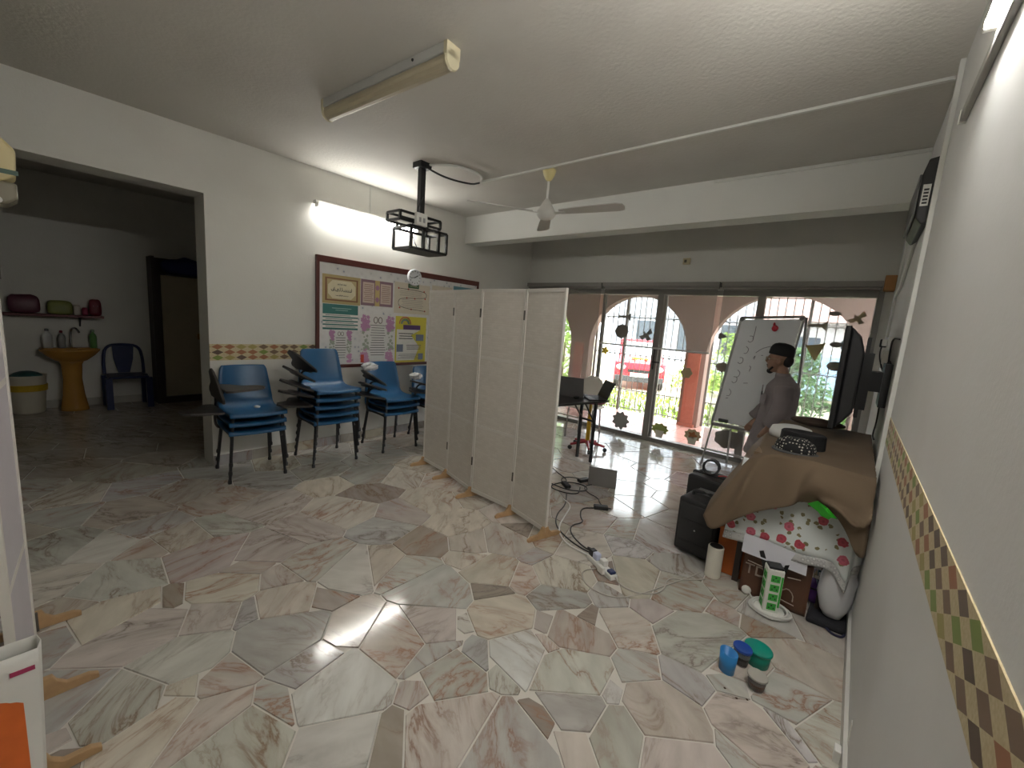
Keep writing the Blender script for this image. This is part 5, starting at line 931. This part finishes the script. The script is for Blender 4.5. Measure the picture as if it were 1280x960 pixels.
# ------------------------------------------------------------------ whiteboard easel
t = thing('whiteboard_easel', 'whiteboard on a silver easel with handwriting before the glass', 'whiteboard'); TL, TR_, BL, BR = Vector((-1.08,5.38,1.735)), Vector((-.475,5.22,1.765)), Vector((-1.188,5.19,.505)), Vector((-.583,5.03,.535))
ex = (TR_-TL).normalized(); ez = ((TL-BL) - (TL-BL).dot(ex)*ex).normalized(); ey = ez.cross(ex)
def WB(u, v, d=0): return BL.lerp(BR,u).lerp(TL.lerp(TR_,u),v) - ey*d
nrm = -ey
pan = MB().add([WB(.02,.02,0),WB(.98,.02,0),WB(.98,.98,0),WB(.02,.98,0),WB(.02,.02,.012),WB(.98,.02,.012),WB(.98,.98,.012),WB(.02,.98,.012)],[(0,1,2,3),(4,7,6,5),(0,4,5,1),(1,5,6,2),(2,6,7,3),(3,7,4,0)]); obj('board', pan, mat('white_enamel', (.62,.64,.66), .3), t)
M_SIL = mat('silver_frame', (.45,.45,.44), .4, .5)
for a, b in (((0,0),(1,0)),((0,1),(1,1)),((0,0),(0,1)),((1,0),(1,1))): obj('frame_rail', MB().tube([WB(*a,.008),WB(*b,.008)], .016, 6), M_SIL, t)
for u in (.02,.98): obj('corner_cap', MB().ball(tuple(WB(u,.985,.012)), .026, 8, 6), mat('cap_grey', (.10,.10,.10), .5), t)
for a, b in ((.25,.42),(.70,.86)): obj('top_clip', MB().tube([WB(a,1.0,.02),WB(b,1.0,.02)], .012, 6), mat('cap_grey', (.10,.10,.10)), t)
obj('leg', MB().tube([WB(0,.3,-.012), (-1.23,5.117,.0)], .011, 8), M_SIL, t); obj('leg', MB().tube([WB(1,.3,-.012), (-.62,4.95,0)], .011, 8), M_SIL, t); obj('rear_leg', MB().tube([WB(1.02,1.0,-.02), (-.40,5.40,0)], .012, 8), mat('dark_silver', (.20,.19,.18), .4, .5), t); obj('rear_leg', MB().tube([WB(0.02,.98,-.02), (-1.02,5.44,0)], .011, 8), M_SIL, t)
obj('pen_tray', MB().tube([WB(.02,-.01,.03),WB(.98,-.01,.03)], .014, 6), mat('tray_grey', (.16,.16,.16), .5), t)
er = tag(obj('board_eraser', MB().tube([WB(.14,.035,.04),WB(.30,.035,.04)], .022, 6), M_BLACK), 'black eraser resting on the whiteboard tray', 'eraser')
mg = tag(obj('red_magnet', MB().ball(tuple(WB(.62,.90,.02)), (.032,.012,.034), 12, 8).ball(tuple(WB(.59,.935,.02)), (.012,.008,.022), 8, 6), mat('red_enamel', (.45,.01,.03), .3), smooth=True), 'red apple-shaped magnet on the whiteboard', 'magnet')
M_PEN = mat('marker_ink', (.16,.16,.18), .5); hw = random.Random(21)
def stroke(pts): 
    obj('handwriting', MB().tube(chaikin([WB(a,b,.0135) for a,b in pts],2), .0034, 5), M_PEN, t)
for i, (u, v) in enumerate(((.27,.80),(.25,.70),(.20,.60),(.22,.48),(.19,.42),(.16,.30))): stroke([(u-.03,v+.03),(u+.03,v+.03),(u+.05,v-.01),(u+.0,v-.03),(u-.04,v-.015)] if i%2 == 0 else [(u-.02,v+.035),(u+.04,v+.01),(u+.02,v-.03),(u-.03,v-.03)])
stroke([(.42,.68),(.50,.72),(.58,.735),(.68,.75),(.75,.745)]); stroke([(.40,.63),(.43,.66),(.42,.62)]); stroke([(.38,.56),(.41,.55),(.40,.51)]); stroke([(.36,.40),(.43,.405)]); stroke([(.30,.92),(.31,.86),(.305,.80)]); stroke([(.52,.66),(.55,.66)]); stroke([(.13,.245),(.17,.25)])

# ------------------------------------------------------------------ person at the whiteboard
P = thing('person', 'standing person in grey tunic and black cap facing the whiteboard', 'person', (-.53, 4.78, 0), 0)
def limb(mb, pts, r, n=12): mb.tube(chaikin(pts, 1), [ (lambda i, N: r[min(int(i/(N-1)*(len(r)-1)), len(r)-2)]*(1-(i/(N-1)*(len(r)-1)-min(int(i/(N-1)*(len(r)-1)), len(r)-2))) + r[min(int(i/(N-1)*(len(r)-1)), len(r)-2)+1]*(i/(N-1)*(len(r)-1)-min(int(i/(N-1)*(len(r)-1)), len(r)-2)))(i, len(chaikin(pts,1))) for i in range(len(chaikin(pts,1)))], n)
def rings(mb, R_, n=24):   # (x, y, z, rx, ry)
    vs = []; fs = []
    for x, y, z, a, b in R_:
        for k in range(n): vs.append((x+a*math.cos(2*PI*k/n), y+b*math.sin(2*PI*k/n), z))
    for i in range(len(R_)-1):
        for k in range(n): fs.append((i*n+k, i*n+(k+1)%n, (i+1)*n+(k+1)%n, (i+1)*n+k))
    fs += [tuple(range(n))[::-1], tuple((len(R_)-1)*n+k for k in range(n))]; mb.add(vs, fs)
def remesh(o, vox, sm=4):
    md = o.modifiers.new('r','REMESH'); md.mode = 'VOXEL'; md.voxel_size = vox; md.use_smooth_shade = True
    if sm: ms = o.modifiers.new('sm','SMOOTH'); ms.factor = .5; ms.iterations = sm
bd = MB(); HX, HZ = -.055, 1.325
bd.ball((HX+.015,0,HZ+.02), (.098,.076,.105), 20, 14); bd.ball((HX-.02,0,HZ-.045), (.070,.060,.085), 18, 12); bd.ball((HX-.045,0,HZ-.105), (.034,.034,.03), 12, 8)      # skull, face, chin
bd.ball((HX-.088,0,HZ-.022), (.022,.013,.018), 10, 8); bd.tube([(HX-.078,0,HZ+.015),(HX-.103,0,HZ-.025)], [.009,.013], 8); bd.ball((HX-.075,0,HZ+.022), (.018,.05,.012), 12, 8)                     # nose, brow
bd.ball((HX-.078,0,HZ-.068), (.016,.024,.007), 10, 6); bd.ball((HX-.076,0,HZ-.082), (.015,.021,.007), 10, 6)                                                                                        # lips
for s_ in (-1,1): bd.ball((HX+.018,s_*.080,HZ-.018), (.022,.016,.034), 10, 8)
limb(bd, [(HX+.03,0,HZ-.05),(.0,0,1.20),(.01,0,1.12)], [.055,.052,.062])
rings(bd, [(.0,0,.62,.10,.13),(.0,0,.74,.11,.15),(.0,0,.86,.10,.14),(.0,0,1.0,.11,.155),(.01,0,1.09,.10,.16),(.01,0,1.135,.07,.10),(.01,0,1.16,.05,.06)])
hands = [((.055,-.175,1.085),(.06,-.215,.85),(-.03,-.20,.66)), ((.0,.175,1.085),(-.06,.22,.87),(-.19,.17,.665))]
for si, (sh, el, wr) in zip((-1,1), hands):
    limb(bd, [sh, el], [.050,.040]); limb(bd, [el, wr], [.040,.027])
    wr = Vector(wr); d = (wr-Vector(el)).normalized(); sd = Vector((d.z,0,-d.x)).normalized(); 
    limb(bd, [wr, wr+d*.045, wr+d*.085], [.026,.034,.030]); side = d.cross(Vector((0,1,0))).normalized()
    for k, ln in enumerate((.060,.070,.066,.052)):
        b0 = wr+d*.082+side*(.026-.0175*k); c_ = Vector((0,-si*.02,0)); bd.tube([b0, b0+d*ln*.5+c_*.4, b0+d*ln*.85+c_*1.4], [.0088,.008,.0065], 8)
    tb_ = wr+d*.030+side*.03; bd.tube([tb_, tb_+side*.028+d*.03, tb_+side*.03+d*.058], [.011,.0095,.0075], 8)
for s_ in (-1,1):
    limb(bd, [(.0,s_*.075,.66),(-.02,s_*.085,.37),(.01,s_*.09,.07)], [.085,.058,.040]); limb(bd, [(.03,s_*.09,.03),(-.06,s_*.095,.03),(-.15,s_*.10,.022)], [.035,.036,.025])
bo = obj('body', bd, mat('skin', (.28,.155,.10), .5, var=.06, bump=.1, bscale=120), P); remesh(bo, .0058, 3)
tn = MB()
rings(tn, [(-.03,0,.36,.20,.22),(-.025,0,.50,.185,.21),(-.01,0,.66,.165,.20),(.0,0,.82,.150,.195),(.01,0,.98,.148,.200),(.018,0,1.06,.140,.205),(.02,0,1.105,.115,.19),(.012,0,1.145,.080,.115),(.005,0,1.175,.062,.072)])
limb(tn, [(.05,-.16,1.07),(.075,-.225,.88),(-.02,-.215,.70)], [.085,.082,.075]); limb(tn, [(.0,.16,1.07),(-.055,.225,.90),(-.20,.165,.68)], [.085,.080,.075])
to = obj('tunic', tn, mat('tunic_cloth', (.215,.185,.19), .85, var=.08, scale=6, bump=.15, bscale=160), P); remesh(to, .011, 3)
tx = bpy.data.textures.new('tunic_folds', 'CLOUDS'); tx.noise_scale = .16; dm = to.modifiers.new('d','DISPLACE'); dm.texture = tx; dm.strength = .045; dm.mid_level = .5; dm.texture_coords = 'LOCAL'
obj('collar', MB().lathe([(.060,1.155),(.066,1.16),(.064,1.195),(.058,1.195)], 24, c=(.003,0,0)), mat('tunic_cloth', (.215,.185,.19)), to, smooth=True)
def tun(a, z, k=1.04): return (.004+.152*k*math.cos(a), .202*k*math.sin(a), z)
obj('pocket', MB().grid(lambda u,v: tun(R(200+34*u), .89+.10*v, 1.05), 6, 4), mat('tunic_cloth2', (.25,.22,.225), .8), to, solid=.004); obj('pen', MB().tube([tun(R(214),.975,1.08), tun(R(214),1.01,1.08)], .006, 6), M_BLACK, to)
obj('placket', MB().grid(lambda u,v: tun(R(174+12*u), .88+.18*v, 1.02), 3, 6), mat('tunic_cloth2', (.25,.22,.225)), to, solid=.004)
tr_ = MB()
for s_ in (-1,1): limb(tr_, [(.0,s_*.075,.62),(-.02,s_*.085,.36),(.01,s_*.09,.05)], [.11,.09,.075])
obj('trousers', tr_, mat('trouser_cloth', (.09,.08,.085), .85), P, smooth=True)
M_CAPB = mat('cap_black', (.006,.006,.007), .8, bump=.2)
cp = MB(); Mcap = Matrix.Translation((HX+.018,0,HZ+.055)) @ Matrix.Rotation(R(8),4,'Y'); cp.lathe([(.106,-.015),(.109,-.005),(.108,.04),(.098,.070),(.080,.090),(.05,.102),(.005,.108)], 30, sy=.82, M=Mcap); obj('cap', cp, M_CAPB, P, smooth=True)
hr = MB(); hr.ball((HX+.072,0,HZ-.005), (.056,.070,.07), 16, 10); obj('hair', hr, mat('black_hair', (.008,.007,.007), .7, bump=.5, bscale=200), P, smooth=True)
brd = MB(); brd.ball((HX-.056,0,HZ-.118), (.030,.028,.028), 14, 10); brd.tube(chaikin([(HX-.03,-.055,HZ-.075),(HX-.055,-.045,HZ-.105),(HX-.07,0,HZ-.125),(HX-.055,.045,HZ-.105),(HX-.03,.055,HZ-.075)],2), .010, 8); obj('beard', brd, mat('black_hair', (.008,.007,.007)), P, smooth=True)
obj('moustache', MB().tube(chaikin([(HX-.072,-.03,HZ-.066),(HX-.094,0,HZ-.055),(HX-.072,.03,HZ-.066)],2), .006, 6), mat('black_hair', (.008,.007,.007)), P, smooth=True)
for s_ in (-1,1):
    e = obj('eye', MB().ball((HX-.074,s_*.032,HZ+.002), (.010,.013,.008), 10, 8), mat('eye_white', (.6,.58,.55), .3), P, smooth=True); obj('iris', MB().ball((HX-.083,s_*.032,HZ+.002), (.003,.005,.005), 8, 6), M_BLACK, e)
gm = MB()
for s_ in (-1,1):
    gm.tube([(HX-.098, s_*.034+.021*math.cos(a*PI/9), HZ+.002+.018*math.sin(a*PI/9)) for a in range(18)], .0022, 5, closed=True); gm.tube([(HX-.096,s_*.055,HZ+.006),(HX-.03,s_*.074,HZ+.006),(HX+.025,s_*.080,HZ+.002)], .0022, 5)
gm.tube([(HX-.098,-.013,HZ+.006),(HX-.104,0,HZ+.008),(HX-.098,.013,HZ+.006)], .0022, 5); go = obj('glasses', gm, mat('gold_wire', (.35,.28,.18), .3, .7), P)
